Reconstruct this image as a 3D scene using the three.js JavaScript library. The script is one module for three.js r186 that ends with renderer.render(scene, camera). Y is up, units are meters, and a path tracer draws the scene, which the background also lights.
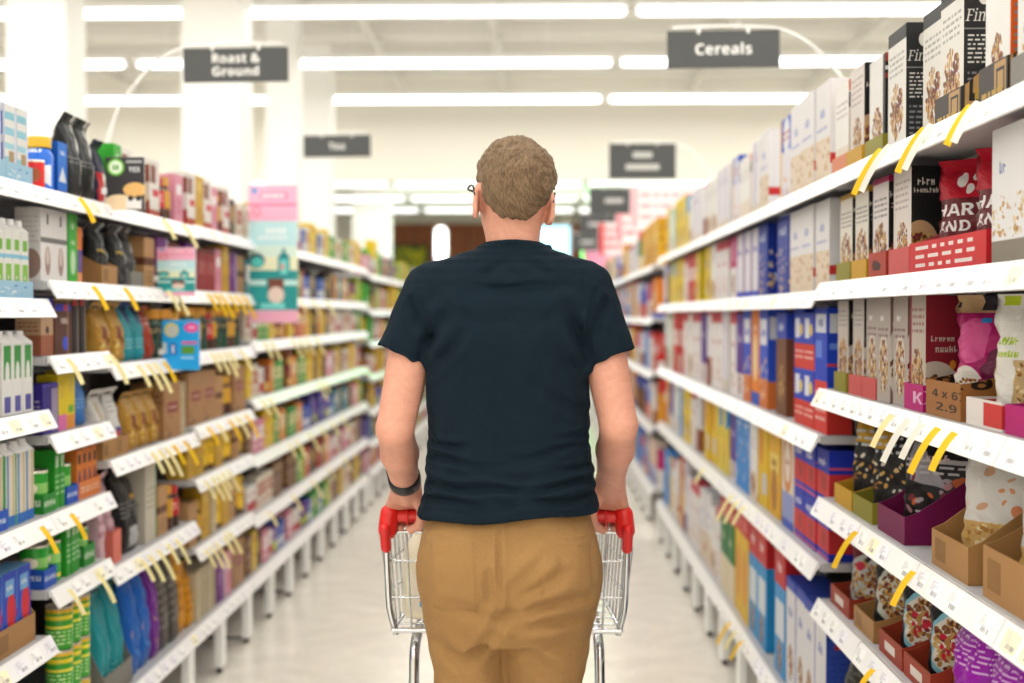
import * as THREE from 'three';
import { RoundedBoxGeometry } from 'three/addons/geometries/RoundedBoxGeometry.js';
import { mergeGeometries, mergeVertices } from 'three/addons/utils/BufferGeometryUtils.js';
import { RectAreaLightUniformsLib } from 'three/addons/lights/RectAreaLightUniformsLib.js';
import { createNoise3D, createNoise2D } from 'simplex-noise';

// ------------------------------------------------------------------ camera, light, exposure
const renderer = new THREE.WebGLRenderer({ antialias: true });
renderer.toneMapping = THREE.LinearToneMapping;
renderer.toneMappingExposure = 1.6;
renderer.shadowMap.enabled = true;
RectAreaLightUniformsLib.init();
const scene = new THREE.Scene();
scene.background = new THREE.Color(0x000000);
const camera = new THREE.PerspectiveCamera(28.19, 1024 / 683, 0.05, 120);
camera.position.set(0, 1.44, 0);
camera.rotation.order = 'YXZ';
camera.rotation.set(-0.0195, 0.0213, 0);
camera.focus = 2.68;
camera.userData.fStop = 2.3;

// ceiling luminaires: rows of tubes that run across the aisle; each row has one area light of its size under it
const HIGH_ROWS = [0, 1, 2, 3, 4, 5, 6, 7, 8, 9, 10, 11].map((i) => -14.4 + 2.92 * (9 - i));
const LOW_ROWS = [-23.2, -26.1, -29.0];
const ROW_RADIANCE = 15, TUBE_GLOW = 2.6;
const HIGH_Y = 4.64, LOW_Y = 3.67;

// ------------------------------------------------------------------ helpers
function rng(seed) { let a = seed >>> 0; return () => { a = (a + 0x6d2b79f5) | 0; let t = Math.imul(a ^ (a >>> 15), 1 | a); t = (t + Math.imul(t ^ (t >>> 7), 61 | t)) ^ t; return ((t ^ (t >>> 14)) >>> 0) / 4294967296; }; }
const R = rng(7);
const noise3 = createNoise3D(rng(11)), noise2 = createNoise2D(rng(12));
const taken = {};
function numbered(name) { const n = taken[name] = (taken[name] ?? -1) + 1; return n ? name + '_' + String(n).padStart(3, '0') : name; }
function shade(o) { o.traverse((c) => { if (c.isMesh) { c.castShadow = true; c.receiveShadow = true; } }); return o; }
function thing(name, label, category, group) {
  const o = new THREE.Group(); o.name = numbered(name); o.userData = { label, category };
  if (group) o.userData.group = group; scene.add(o); return o;
}
function tag(o, label, category, group) { o.name = numbered(o.name); o.userData = { label, category }; if (group) o.userData.group = group; scene.add(o); return o; }
function part(name, geo, mat, parent) { const m = new THREE.Mesh(geo, mat); m.name = name; m.castShadow = m.receiveShadow = true; parent.add(m); return m; }
function struct(name, geo, mat) { const m = new THREE.Mesh(geo, mat); m.name = name; m.userData = { kind: 'structure' }; m.castShadow = m.receiveShadow = true; scene.add(m); return m; }
function box(x0, x1, y0, y1, z0, z1) { const g = new THREE.BoxGeometry(Math.abs(x1 - x0), Math.abs(y1 - y0), Math.abs(z1 - z0)); g.translate((x0 + x1) / 2, (y0 + y1) / 2, (z0 + z1) / 2); return g; }
function rbox(x0, x1, y0, y1, z0, z1, r = 0.002) { const g = new RoundedBoxGeometry(Math.abs(x1 - x0), Math.abs(y1 - y0), Math.abs(z1 - z0), 1, r); g.translate((x0 + x1) / 2, (y0 + y1) / 2, (z0 + z1) / 2); return g; }
function tube(points, r, seg = 24, rad = 8, closed = false) { return new THREE.TubeGeometry(new THREE.CatmullRomCurve3(points.map((p) => new THREE.Vector3(...p)), closed, 'catmullrom', 0.3), seg, r, rad, closed); }
function rod(a, b, r, rad = 6) { const A = new THREE.Vector3(...a), B = new THREE.Vector3(...b), d = B.clone().sub(A), g = new THREE.CylinderGeometry(r, r, d.length(), rad); g.applyQuaternion(new THREE.Quaternion().setFromUnitVectors(new THREE.Vector3(0, 1, 0), d.clone().normalize())); g.translate(...A.add(B).multiplyScalar(0.5).toArray()); return g; }
const merge = (list) => mergeGeometries(list.map((g) => { const n = g.index ? g.toNonIndexed() : g; for (const k of Object.keys(n.attributes)) if (!['position', 'normal', 'uv'].includes(k)) n.deleteAttribute(k); return n; }), false);
const std = (color, roughness = 0.5, o = {}) => new THREE.MeshStandardMaterial({ color, roughness, ...o });

function canvas(w, h, draw) { const c = document.createElement('canvas'); c.width = w; c.height = h; draw(c.getContext('2d'), w, h); return c; }
function canvasTexture(c) { const t = new THREE.CanvasTexture(c); t.colorSpace = THREE.SRGBColorSpace; t.magFilter = THREE.LinearFilter; return t; }
function noiseTexture(n, fn, repeat, srgb = false) {
  const d = new Uint8Array(n * n * 4);
  for (let y = 0; y < n; y++) for (let x = 0; x < n; x++) { const v = fn(x / n, y / n, x, y), k = (y * n + x) * 4; const c = Array.isArray(v) ? v : [v, v, v]; d[k] = c[0]; d[k + 1] = c[1]; d[k + 2] = c[2]; d[k + 3] = 255; }
  const t = new THREE.DataTexture(d, n, n); t.magFilter = THREE.LinearFilter; t.wrapS = t.wrapT = THREE.RepeatWrapping; if (repeat) t.repeat.set(repeat, repeat); if (srgb) t.colorSpace = THREE.SRGBColorSpace; t.needsUpdate = true; return t;
}
// noise that tiles over the unit square
const tileNoise = (u, v, f) => { const a = u * 2 * Math.PI, b = v * 2 * Math.PI, r = f / (2 * Math.PI); return noise3(Math.cos(a) * r + 3, Math.sin(a) * r + Math.cos(b) * r * 1.3, Math.sin(b) * r * 1.3 - 5); };

// surface nets: meshes the zero level of f(x, y, z) inside lo..hi
function surfaceNets(f, lo, hi, cell) {
  const n = [0, 1, 2].map((k) => Math.ceil((hi[k] - lo[k]) / cell) + 1), [nx, ny, nz] = n, F = new Float32Array(nx * ny * nz);
  for (let k = 0, i = 0; k < nz; k++) for (let j = 0; j < ny; j++) for (let q = 0; q < nx; q++, i++) F[i] = f(lo[0] + q * cell, lo[1] + j * cell, lo[2] + k * cell);
  const id = new Int32Array(nx * ny * nz).fill(-1), pos = [], idx = [], sx = 1, sy = nx, sz = nx * ny;
  const corner = [0, sx, sy, sx + sy, sz, sx + sz, sy + sz, sx + sy + sz];
  const edges = [[0, 1], [2, 3], [4, 5], [6, 7], [0, 2], [1, 3], [4, 6], [5, 7], [0, 4], [1, 5], [2, 6], [3, 7]];
  for (let k = 0; k < nz - 1; k++) for (let j = 0; j < ny - 1; j++) for (let q = 0; q < nx - 1; q++) {
    const b = q + j * sy + k * sz; let m = 0;
    for (let c = 0; c < 8; c++) if (F[b + corner[c]] < 0) m |= 1 << c;
    if (m === 0 || m === 255) continue;
    let x = 0, y = 0, z = 0, w = 0;
    for (const [a, c] of edges) {
      if (((m >> a) & 1) === ((m >> c) & 1)) continue;
      const fa = F[b + corner[a]], fb = F[b + corner[c]], t = fa / (fa - fb);
      x += (a & 1) + t * ((c & 1) - (a & 1)); y += ((a >> 1) & 1) + t * (((c >> 1) & 1) - ((a >> 1) & 1)); z += (a >> 2) + t * ((c >> 2) - (a >> 2)); w++;
    }
    id[b] = pos.length / 3;
    pos.push(lo[0] + (q + x / w) * cell, lo[1] + (j + y / w) * cell, lo[2] + (k + z / w) * cell);
  }
  const quad = (a, b, c, d, flip) => { if (a < 0 || b < 0 || c < 0 || d < 0) return; flip ? idx.push(a, c, b, a, d, c) : idx.push(a, b, c, a, c, d); };
  for (let k = 1; k < nz - 1; k++) for (let j = 1; j < ny - 1; j++) for (let q = 1; q < nx - 1; q++) {
    const b = q + j * sy + k * sz, s = F[b] < 0;
    if (s !== F[b + sx] < 0) quad(id[b - sy - sz], id[b - sz], id[b], id[b - sy], !s);
    if (s !== F[b + sy] < 0) quad(id[b - sx - sz], id[b - sx], id[b], id[b - sz], !s);
    if (s !== F[b + sz] < 0) quad(id[b - sx - sy], id[b - sy], id[b], id[b - sx], !s);
  }
  const g = new THREE.BufferGeometry();
  g.setAttribute('position', new THREE.Float32BufferAttribute(pos, 3)); g.setIndex(idx);
  const uv = new Float32Array(pos.length / 3 * 2); for (let i = 0; i < pos.length / 3; i++) { uv[2 * i] = pos[3 * i] + 0.7 * pos[3 * i + 2]; uv[2 * i + 1] = pos[3 * i + 1]; }
  g.setAttribute('uv', new THREE.BufferAttribute(uv, 2)); g.computeVertexNormals(); return g;
}
const smin = (a, b, k) => { const h = Math.max(k - Math.abs(a - b), 0) / k; return Math.min(a, b) - h * h * k * 0.25; };
function capsule(x, y, z, a, b, ra, rb) {
  const bx = b[0] - a[0], by = b[1] - a[1], bz = b[2] - a[2], px = x - a[0], py = y - a[1], pz = z - a[2];
  const t = Math.min(1, Math.max(0, (px * bx + py * by + pz * bz) / (bx * bx + by * by + bz * bz)));
  return Math.hypot(px - t * bx, py - t * by, pz - t * bz) - (ra + (rb - ra) * t);
}
const lerpTable = (tab, y) => { if (y <= tab[0][0]) return tab[0].slice(1); for (let i = 1; i < tab.length; i++) if (y <= tab[i][0]) { const t = (y - tab[i - 1][0]) / (tab[i][0] - tab[i - 1][0]), s = t * t * (3 - 2 * t); return tab[i].slice(1).map((v, k) => tab[i - 1][k + 1] + s * (v - tab[i - 1][k + 1])); } return tab[tab.length - 1].slice(1); };
const segDist = (x, y, s) => { const dx = s[2] - s[0], dy = s[3] - s[1], t = Math.min(1, Math.max(0, ((x - s[0]) * dx + (y - s[1]) * dy) / (dx * dx + dy * dy))); return [Math.hypot(x - s[0] - t * dx, y - s[1] - t * dy), t]; };
// ------------------------------------------------------------------ materials
const M = {
  white: std(0xf4f4f2, 0.45), rail: std(0xf3f3f4, 0.3), shelf: std(0xd9d9d8, 0.45), wall: std(0xe9e5da, 0.9), ceiling: std(0xe6e3dc, 0.9), beam: std(0xdedbd4, 0.8),
  column: std(0xf3f2ee, 0.6), chrome: std(0xc9ccd0, 0.18, { metalness: 1 }), black: std(0x161718, 0.5), dark: std(0x2b2c2e, 0.7), red: std(0xd81f1c, 0.3), sign: std(0x4a4c4d, 0.55),
  kraft: std(0xb98a55, 0.85), wood: null, yellow: std(0xffcf1e, 0.45), cream: std(0xfff2b4, 0.5), tagWhite: std(0xf4f3ea, 0.5), tube: std(0xffffff, 0.4, { emissive: 0xffffff, emissiveIntensity: TUBE_GLOW }), lowTube: std(0xffffff, 0.4, { emissive: 0xffffff, emissiveIntensity: 0.95 }),
};
// ------------------------------------------------------------------ room
const floorTone = noiseTexture(256, (u, v) => { const a = tileNoise(u, v, 6) * 5 + tileNoise(u, v, 30) * 4 + tileNoise(u + 0.3, v, 90) * 4; return [238 + a, 232 + a, 221 + a]; }, 1, true);
const floorGloss = noiseTexture(256, (u, v) => 70 + tileNoise(u, v, 9) * 18 + tileNoise(u, v + 0.4, 60) * 12, 1);
const XL = -10, XR = 10, ZB = 14, ZF = -34;
{
  const g = box(XL, XR, -0.2, 0, ZF, ZB), p = g.attributes.position, uv = g.attributes.uv;
  for (let i = 0; i < p.count; i++) uv.setXY(i, p.getX(i) / 1.6, p.getZ(i) / 1.6);
  struct('floor', g, new THREE.MeshStandardMaterial({ map: floorTone, roughnessMap: floorGloss, roughness: 0.75 }));
}
struct('ceiling', box(XL, XR, 5.3, 5.5, -22.3, ZB), M.ceiling);
struct('ceiling_lower', box(XL, XR, 3.9, 4.1, ZF, -22.3), std(0xdcd9d2, 0.9));
struct('wall_bulkhead', box(XL, XR, 3.62, 5.3, -22.3, -22.0), M.wall);
struct('wall_left', box(XL - 0.2, XL, 0, 5.5, ZF, ZB), M.wall);
struct('wall_right', box(XR, XR + 0.2, 0, 5.5, ZF, ZB), M.wall);
struct('wall_back', box(XL, XR, 0, 5.5, ZB, ZB + 0.2), M.wall);
struct('wall_far', box(XL, XR, 0, 5.5, ZF - 0.2, ZF), M.wall);
// ribs of the ceiling deck and the service pipes below it
for (let z = -21; z < 13; z += 1.46) struct(numbered('ceiling_beam'), box(XL, XR, 5.12, 5.3, z - 0.14, z + 0.14), M.beam);
for (const x of [-6.5, -2.2, -0.6, 2.4, 4.2]) struct(numbered('ceiling_pipe'), rod([x, 5.06, 13.5], [x, 5.06, -21.9], 0.05, 10), M.beam);
// columns that carry the roof
for (const [x, z, w, top] of [[-4.74, -13.0, 0.57, 5.3], [-3.24, -13.6, 0.58, 5.3], [-3.12, -16.5, 0.38, 5.3], [-3.22, -19.6, 0.44, 5.3], [-3.35, -27, 0.72, 3.9], [-5.0, -26, 0.7, 3.9]]) {
  const c = struct(numbered('column'), rbox(x - w / 2, x + w / 2, 0, top, z - w / 2, z + w / 2, 0.012), M.column);
  part('corner_guard', rbox(x + w / 2 - 0.03, x + w / 2 + 0.006, 0, 1.6, z + w / 2 - 0.03, z + w / 2 + 0.006, 0.002), M.beam, c);
}
// luminaires
function luminaire(x0, x1, y, z, row) {
  const o = thing('strip_light', `long white strip light in ${row}`, 'light', `strip lights in ${row}`); o.position.set((x0 + x1) / 2, y, z);
  const L = (x1 - x0) / 2;
  part('housing', rbox(-L, L, 0.035, 0.10, -0.06, 0.06, 0.006), M.white, o);
  part('tube', (() => { const g = new THREE.CapsuleGeometry(0.04, 2 * L - 0.12, 3, 10); g.rotateZ(Math.PI / 2); g.translate(0, -0.008, 0); return g; })(), y > 4 ? M.tube : M.lowTube, o);
  for (const s of [-1, 1]) part('end_cap', rbox(s * L - 0.012, s * L + 0.012, -0.05, 0.06, -0.05, 0.05, 0.004), M.white, o);
  for (const s of [-0.6, 0.6]) part('hanger', rod([s * L, 0.1, 0], [s * L, (y > 4 ? 5.3 : 3.9) - y, 0], 0.006, 5), M.white, o);
}
const rowWords = ['the high row at the entrance end', 'the high row second from the entrance end', 'the high row third from the entrance end', 'the high row just inside the aisle', 'the high row over the muesli bay', 'the high row over the trolley', 'the high row over the coffee bags', 'the high row over the dark hanging signs', 'the high row before the white columns', 'the high row between the nearest white columns', 'the high row crossing behind the slim column', 'the last high row before the cream bulkhead'];
HIGH_ROWS.forEach((z, i) => {
  for (const [a, b] of [[-9.6, -5.3], [-5.15, -3.3], [-3.2, 0.9], [1.0, 5.0], [5.1, 9.5]]) luminaire(a, b, HIGH_Y, z, rowWords[i]);
  const l = new THREE.RectAreaLight(0xfffdf8, ROW_RADIANCE, 19, 0.15); l.position.set(0, HIGH_Y - 0.062, z); l.rotation.x = -Math.PI / 2; scene.add(l);
});
LOW_ROWS.forEach((z, i) => {
  for (const [a, b] of [[-9.5, -5.6], [-5.5, -2.6], [-2.5, 0.7], [0.8, 4.2], [4.3, 9.4]]) luminaire(a, b, LOW_Y, z, ['the low row just past the bulkhead', 'the middle low row past the bulkhead', 'the low row furthest past the bulkhead'][i]);
  const l = new THREE.RectAreaLight(0xfffdf8, ROW_RADIANCE * 0.24, 19, 0.15); l.position.set(0, LOW_Y - 0.062, z); l.rotation.x = -Math.PI / 2; scene.add(l);
});
// far end of the shop: timber panelling, a plant print, checkouts with lamps
{
  const wood = noiseTexture(128, (u, v) => { const a = tileNoise(u * 1, v, 22) * 12 + Math.sin(v * 80 + tileNoise(u, v, 4) * 4) * 6; return [150 + a, 84 + a * 0.7, 48 + a * 0.5]; }, 1, true);
  const wm = new THREE.MeshStandardMaterial({ map: wood, roughness: 0.6 });
  const w = thing('timber_panelling', 'brown timber wall panelling at the far end of the shop', 'panelling');
  for (let i = 0; i < 9; i++) part('panel', rbox(-3.9 + i * 0.72, -3.9 + i * 0.72 + 0.7, 0.02, 3.72, ZF + 0.01, ZF + 0.07, 0.01), wm, w);
  const green = noiseTexture(64, (u, v) => { const a = tileNoise(u, v, 9) * 60; return a > 0 ? [200 + a * 0.5, 190 + a * 0.4, 30] : [60, 120 + a, 40]; }, 1, true);
  const p = thing('leaf_print', 'yellow and green leafy print hung on the timber panelling', 'print');
  part('print', rbox(-3.65, -2.85, 2.2, 3.15, ZF + 0.08, ZF + 0.11, 0.004), new THREE.MeshStandardMaterial({ map: green, roughness: 0.7 }), p);
  part('frame', merge([rbox(-3.7, -3.64, 2.15, 3.2, ZF + 0.075, ZF + 0.13, 0.004), rbox(-2.86, -2.8, 2.15, 3.2, ZF + 0.075, ZF + 0.13, 0.004), rbox(-3.7, -2.8, 3.14, 3.2, ZF + 0.075, ZF + 0.13, 0.004), rbox(-3.7, -2.8, 2.15, 2.21, ZF + 0.075, ZF + 0.13, 0.004)]), M.dark, p);
  const glow = (c, k) => std(c, 0.4, { emissive: c, emissiveIntensity: k });
  const lamp = (x, z, y, color, c, label) => {
    const o = thing('checkout_lamp', label, 'lamp'); o.position.set(x, 0, z);
    part('base', rbox(-0.12, 0.12, 0, 0.05, -0.12, 0.12, 0.01), M.dark, o);
    part('pole', rod([0, 0.05, 0], [0, y - 0.4, 0], 0.04, 10), M.white, o);
    const g = new THREE.CapsuleGeometry(0.12, 0.5, 4, 14); g.translate(0, y - 0.15, 0); part('lamp_head', g, glow(c, 1.6), o);
    const l = new THREE.PointLight(color, 3); l.position.set(0, y - 0.15, 0.2); o.add(l);
  };
  lamp(-1.95, -26.5, 2.95, 0xffffff, 0xffffff, 'white checkout lamp on a pole before the timber panelling');
  lamp(0.32, -28, 2.95, 0xffffff, 0xffffff, 'white checkout lamp on a pole beside the blue screen');
  lamp(0.95, -27.5, 2.85, 0x30ff60, 0x20f060, 'green checkout lamp on a pole beside the pink boards');
  const s = thing('hanging_screen', 'pale blue lit screen hung before the timber panelling', 'screen');
  part('casing', rbox(-0.15, 0.55, 2.45, 3.1, -25.1, -25.0, 0.01), M.white, s);
  part('display', box(-0.11, 0.51, 2.5, 3.06, -25.0, -24.99), glow(0x9fe4ff, 1.2), s);
  part('hanger', merge([rod([-0.05, 3.1, -25.05], [-0.05, 3.9, -25.05], 0.012), rod([0.45, 3.1, -25.05], [0.45, 3.9, -25.05], 0.012)]), M.white, s);
  const sl = new THREE.RectAreaLight(0x9fe4ff, 1.2, 0.6, 0.55); sl.position.set(0.2, 2.78, -24.98); sl.rotation.y = Math.PI; scene.add(sl);
  for (const x of [-2.9, -1.6, 0.6, 1.7]) {
    const c = thing('checkout_desk', x < -2 ? 'white checkout desk beneath the leafy print' : x < 0 ? 'white checkout desk beside the round white lamp' : x < 1 ? 'white checkout desk under the blue screen' : 'white checkout desk behind the pink boards', 'checkout'); c.position.set(x, 0, -29.6);
    part('body', rbox(-0.4, 0.4, 0, 0.82, -1.1, 1.1, 0.02), M.white, c); part('belt', rbox(-0.3, 0.3, 0.82, 0.84, -1.0, 0.6, 0.005), M.dark, c); part('till', rbox(-0.2, 0.25, 0.82, 1.2, 0.65, 1.0, 0.02), M.dark, c);
  }
}
// ------------------------------------------------------------------ printed packaging: one sheet of artwork, a cell for each design (front on the near two thirds, side panel on the rest)
const CELL = 256, COLS = 8, SHEET = 2048, sheets = [];
const DES = {};
let cells = 0;
function sheetFor(i) { const k = Math.floor(i / 64); if (!sheets[k]) { const c = document.createElement('canvas'); c.width = c.height = SHEET; sheets[k] = { c, g: c.getContext('2d') }; } return sheets[k]; }
function drawOps(g, x0, y0, w, h, art, seed) {
  const rr = rng(seed), ops = art.split('|');
  g.save(); g.beginPath(); g.rect(x0, y0, w, h); g.clip(); g.fillStyle = ops[0]; g.fillRect(x0, y0, w, h);
  for (const o of ops.slice(1)) {
    const a = o.trim().split(' '), n = a.map(Number), X = (v) => x0 + v * w, Y = (v) => y0 + v * h;
    if (a[0] === 'b') { g.fillStyle = a[3]; g.fillRect(x0, Y(n[1]), w, (n[2] - n[1]) * h); }
    if (a[0] === 'r') { g.fillStyle = a[5]; g.fillRect(X(n[1]), Y(n[2]), (n[3] - n[1]) * w, (n[4] - n[2]) * h); }
    if (a[0] === 'c') { g.fillStyle = a[4]; g.beginPath(); g.ellipse(X(n[1]), Y(n[2]), n[3] * w, n[3] * h * (a[5] ? n[5] : 0.75), 0, 0, 7); g.fill(); }
    if (a[0] === 't') { g.fillStyle = a[5]; const px = n[4] * h; g.font = (a[6] === 'serif' ? 'italic ' : 'bold ') + px + 'px ' + (a[6] || 'sans-serif'); g.textAlign = 'center'; g.textBaseline = 'middle'; g.fillText(a[1].replaceAll('_', ' '), X(n[2]), Y(n[3]), w * 0.94); }
    if (a[0] === 'w') { g.fillStyle = a[5]; const px = n[4] * h, k = n[1], lw = Math.min(px * 0.5, (0.9 * w) / k); for (let i = 0; i < k; i++) { const up = rr() < 0.3 ? 0.42 : 0.26, x = X(n[2]) + (i - k / 2) * lw; g.fillRect(x, Y(n[3]) - up * px, lw * 0.3, (up + 0.3) * px); g.fillRect(x, Y(n[3]) + (rr() - 0.6) * 0.4 * px, lw * 0.74, px * 0.15); if (rr() < 0.6) g.fillRect(x + lw * 0.5, Y(n[3]) - 0.26 * px, lw * 0.26, 0.56 * px); } } // word too blurred to read
    if (a[0] === 'l') { g.fillStyle = a[3]; const k = n[4] || 6; for (let i = 0; i < k; i++) { const y = Y(n[1] + ((i + 0.2) / k) * (n[2] - n[1])); let x = 0.1; while (x < 0.85) { const q = 0.05 + rr() * 0.16; g.fillRect(X(x), y, Math.min(q, 0.9 - x) * w, Math.max(1.5, (0.42 * (n[2] - n[1]) * h) / k)); x += q + 0.05; } } }
    if (a[0] === 'g') { const cx = X(n[1]), cy = Y(n[2]), r = n[3] * w, q = a[4] ? n[4] : 1; for (let i = 0; i < 130; i++) { const t = rr() * 7, m = Math.sqrt(rr()) * r; g.fillStyle = ['#8a5a2a', '#b98645', '#d9b06a', '#6b3d1d', '#c69a5a', '#7a2430'][Math.floor(rr() * 6)]; g.beginPath(); g.ellipse(cx + Math.cos(t) * m, cy + Math.sin(t) * m * q, r * 0.13, r * 0.09, rr() * 3, 0, 7); g.fill(); } }
    if (a[0] === 'p') { const small = n[5] >= 60 ? 0.42 : n[5] > 24 ? 0.6 : 0.85; for (let i = 0; i < n[5]; i++) { g.fillStyle = a[6 + Math.floor(rr() * (a.length - 6))]; g.beginPath(); g.ellipse(X(n[1] + rr() * (n[3] - n[1])), Y(n[2] + rr() * (n[4] - n[2])), (0.02 + rr() * 0.07) * w * small, (0.015 + rr() * 0.04) * h * small, rr() * 3, 0, 7); g.fill(); } }
    if (a[0] === 'v') { g.fillStyle = a[3]; g.fillRect(X(n[1]), y0, (n[2] - n[1]) * w, h); }
    if (a[0] === 'd') { g.fillStyle = a[5]; g.beginPath(); g.moveTo(X(n[1]), Y(n[2])); g.lineTo(X(n[3]), Y(n[4])); g.lineTo(X(a[6] ? n[6] : n[3]), Y(a[7] ? n[7] : n[2])); g.fill(); }
  }
  g.restore();
}
// kind, size in metres (across, up, deep), what it is, artwork "front || side"
function design(id, kind, size, desc, art) {
  const i = cells++, s = sheetFor(i), k = i % 64, x = (k % COLS) * CELL, y = Math.floor(k / COLS) * CELL, [front, side] = art.split('||');
  drawOps(s.g, x, y, CELL * 0.66, CELL, front.trim(), i * 31 + 5);
  drawOps(s.g, x + CELL * 0.66, y, CELL * 0.34, CELL, (side || front.trim().split('|')[0]).trim(), i * 17 + 3);
  DES[id] = { id, kind, size, desc, sheet: Math.floor(i / 64), cell: [x / SHEET, 1 - (y + CELL) / SHEET, CELL / SHEET] };
}
const K = { b: 'cereal_box', c: 'drink_carton', p: 'cereal_pouch', f: 'coffee_bag', j: 'coffee_jar', x: 'coffee_box', t: 'tea_box', n: 'drink_tin', s: 'food_box' };
const CAT = { cereal_box: 'cereal box', drink_carton: 'carton', cereal_pouch: 'pouch', coffee_bag: 'coffee bag', coffee_jar: 'jar', coffee_box: 'coffee box', tea_box: 'tea box', drink_tin: 'tin', food_box: 'food box', display_tray: 'display tray' };
// --- muesli bay
design('fin', K.b, [0.15, 0.265, 0.075], 'black cereal box with white script side panel', '#efece6|b 0 .12 #2a2a2c|g .5 .68 .34|l .2 .4 #77777788 4||#2a2a2c|c .5 .14 .14 #efece6 .4|t Finest .5 .27 .12 #efece6 serif|b .36 .37 #999|l .4 .62 #efece6 7|l .66 .92 #8b8b95 6');
design('cwg', K.b, [0.13, 0.30, 0.07], 'tall white cereal box with bright green edge', '#f4f4f2|g .5 .75 .3|l .2 .4 #9aa 4||#f4f4f2|v 0 .12 #7ed321|v .9 1 #5cbf2a|l .1 .8 #9aa 12');
design('cwo', K.b, [0.13, 0.30, 0.07], 'tall white cereal box with orange stripe edge', '#f6f5f3|g .5 .78 .26||#f6f5f3|v 0 .3 #f0641e|v .92 1 #6cc24a|c .7 .12 .14 #f08a1e .8|l .22 .8 #8c8c92 14');
design('blk', K.b, [0.15, 0.235, 0.07], 'black cereal box with red top and white print', '#f3f1ee|v .86 1 #222|g .5 .7 .3||#222|b 0 .09 #b5483c|b .13 .17 #f3f1ee|b .2 .25 #a83a32|l .3 .55 #f3f1ee 4|w 3 .6 .52 .1 #c9a0d0|l .58 .85 #f3f1ee 4|c .7 .45 .12 #e0a030 .5');
design('wht', K.b, [0.17, 0.25, 0.065], 'white cereal box with peach granola photo', '#f7f5f2|b .62 1 #f0dcc8|g .5 .78 .28 .7|l .16 .34 #c9b9c9 3||#f7f5f2|v .82 1 #c0392b|b .9 1 #e0b090|l .2 .8 #c9b9c9 9');
design('wor', K.b, [0.15, 0.24, 0.06], 'white cereal box with orange top side panel', '#faf8f5|b .7 1 #f3e4d4|l .2 .4 #d0c0c0 3||#f3e4d4|b 0 .12 #f06a22|b .14 .3 #3a2a2a|w 1 .5 .22 .12 #faf8f5|v .1 .3 #d0c0c0');
design('bgr', K.b, [0.145, 0.235, 0.062], 'black granola box with pink top edge', '#efe6e4|b 0 .06 #b01e5c|g .5 .72 .4|l .2 .42 #888 4||#1c1b1d|b 0 .07 #b01e5c|w 7 .5 .2 .09 #efe6e4|l .27 .34 #cfa0b0 2|g .45 .76 .5 .6|c .75 .62 .2 #9fc8dc .5|g .55 .84 .4 .5');
design('bga', K.b, [0.14, 0.225, 0.06], 'black granola box with gold top edge', '#efe8dc|b 0 .06 #c79a2c|g .5 .72 .4|l .2 .4 #888 4||#201f1f|b 0 .07 #c79a2c|w 7 .5 .2 .09 #efe8dc|l .3 .4 #888 2|g .5 .76 .55 .6');
design('bgb', K.b, [0.15, 0.25, 0.065], 'tall black granola box with round bowl photo', '#e9e0da|v 0 .5 #e9e0da|g .5 .7 .3|l .1 .4 #baa 5||#161617|w 4 .5 .15 .1 #e9e0da|w 8 .5 .23 .07 #e9e0da|c .3 .75 .62 #caa27a .4|g .3 .75 .56 .7');
design('wlu', K.b, [0.19, 0.29, 0.07], 'white cereal box with blue letters and granola', '#f2f1f4|p .05 .5 .95 .8 60 #d9b06a #c69a5a #e8d0a0 #b98645|b .82 1 #8f8578|w 2 .3 .3 .12 #7a88c0||#f2f1f4|v .8 1 #7a88c0|w 4 .3 .5 .12 #7a88c0|b .72 1 #8f8578|c .3 .8 .14 #f2f1f4 1');
design('red', K.p, [0.24, 0.235, 0.11], 'glossy red granola pouch with white lettering', '#c8102e|b .36 1 #6d1220|c .3 .2 .05 #fff 1.3|c .42 .16 .04 #fff 1.3|c .38 .28 .04 #fff 1.2|c .62 .2 .05 #fff 1.3|t HARVEST .5 .46 .15 #fff|t AND_GOLD .52 .6 .13 #fff|g .75 .8 .2|r .08 .7 .4 .9 #efe7e0|w 7 .24 .8 .07 #7a1020||#c8102e|l .3 .8 #e8b0b0 5|r .2 .5 .8 .8 #efe7e0');
design('wbr', K.b, [0.118, 0.24, 0.06], 'grey cereal box with oval granola window', '#b9aea6|c .5 .62 .34 #e0d8cc .8|g .5 .66 .3 1.3|w 4 .4 .2 .09 #fff|l .28 .4 #8a6a6a 2||#8a6a6a|c .4 .6 .5 #e0d8cc .7|g .4 .64 .4 1.2|w 6 .5 .25 .09 #fff|r .2 .32 .5 .36 #7a4aa0');
design('mar', K.b, [0.125, 0.25, 0.08], 'maroon cereal box with white bowl photo', '#c9bdb0|v 0 .15 #8a1a2c|g .5 .7 .35|l .1 .35 #a07070 4||#8a1a2c|w 6 .45 .38 .07 #c9bdb0|w 5 .55 .47 .08 #c9bdb0|c .25 .82 .66 #c9bdb0 .38|g .2 .82 .56 .65|c .7 .6 .08 #e0902a .5');
design('blg', K.b, [0.12, 0.24, 0.06], 'black box of granola with white bowl photo', '#d0c6be|g .5 .65 .35|l .1 .3 #999 4||#1b1a1b|w 7 .55 .18 .08 #d0c6be|w 5 .5 .26 .08 #d0c6be|c .3 .72 .6 #d0c6be .4|g .3 .72 .5 .7|b .94 1 #4a1020');
design('mag', K.p, [0.20, 0.255, 0.11], 'magenta granola pouch with kraft paper top', '#b8126c|b 0 .16 #c9a67a|r .3 0 .62 .14 #2a2430|c .28 .38 .2 #e0569a .9|c .62 .6 .2 #6a0f40 .8|c .26 .78 .2 #f2ece4 1|g .26 .78 .16|p .4 .4 .9 .9 8 #d84a90 #8a1050|r .34 .2 .44 .24 #2a8fe0||#b8126c|b 0 .16 #c9a67a');
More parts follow.
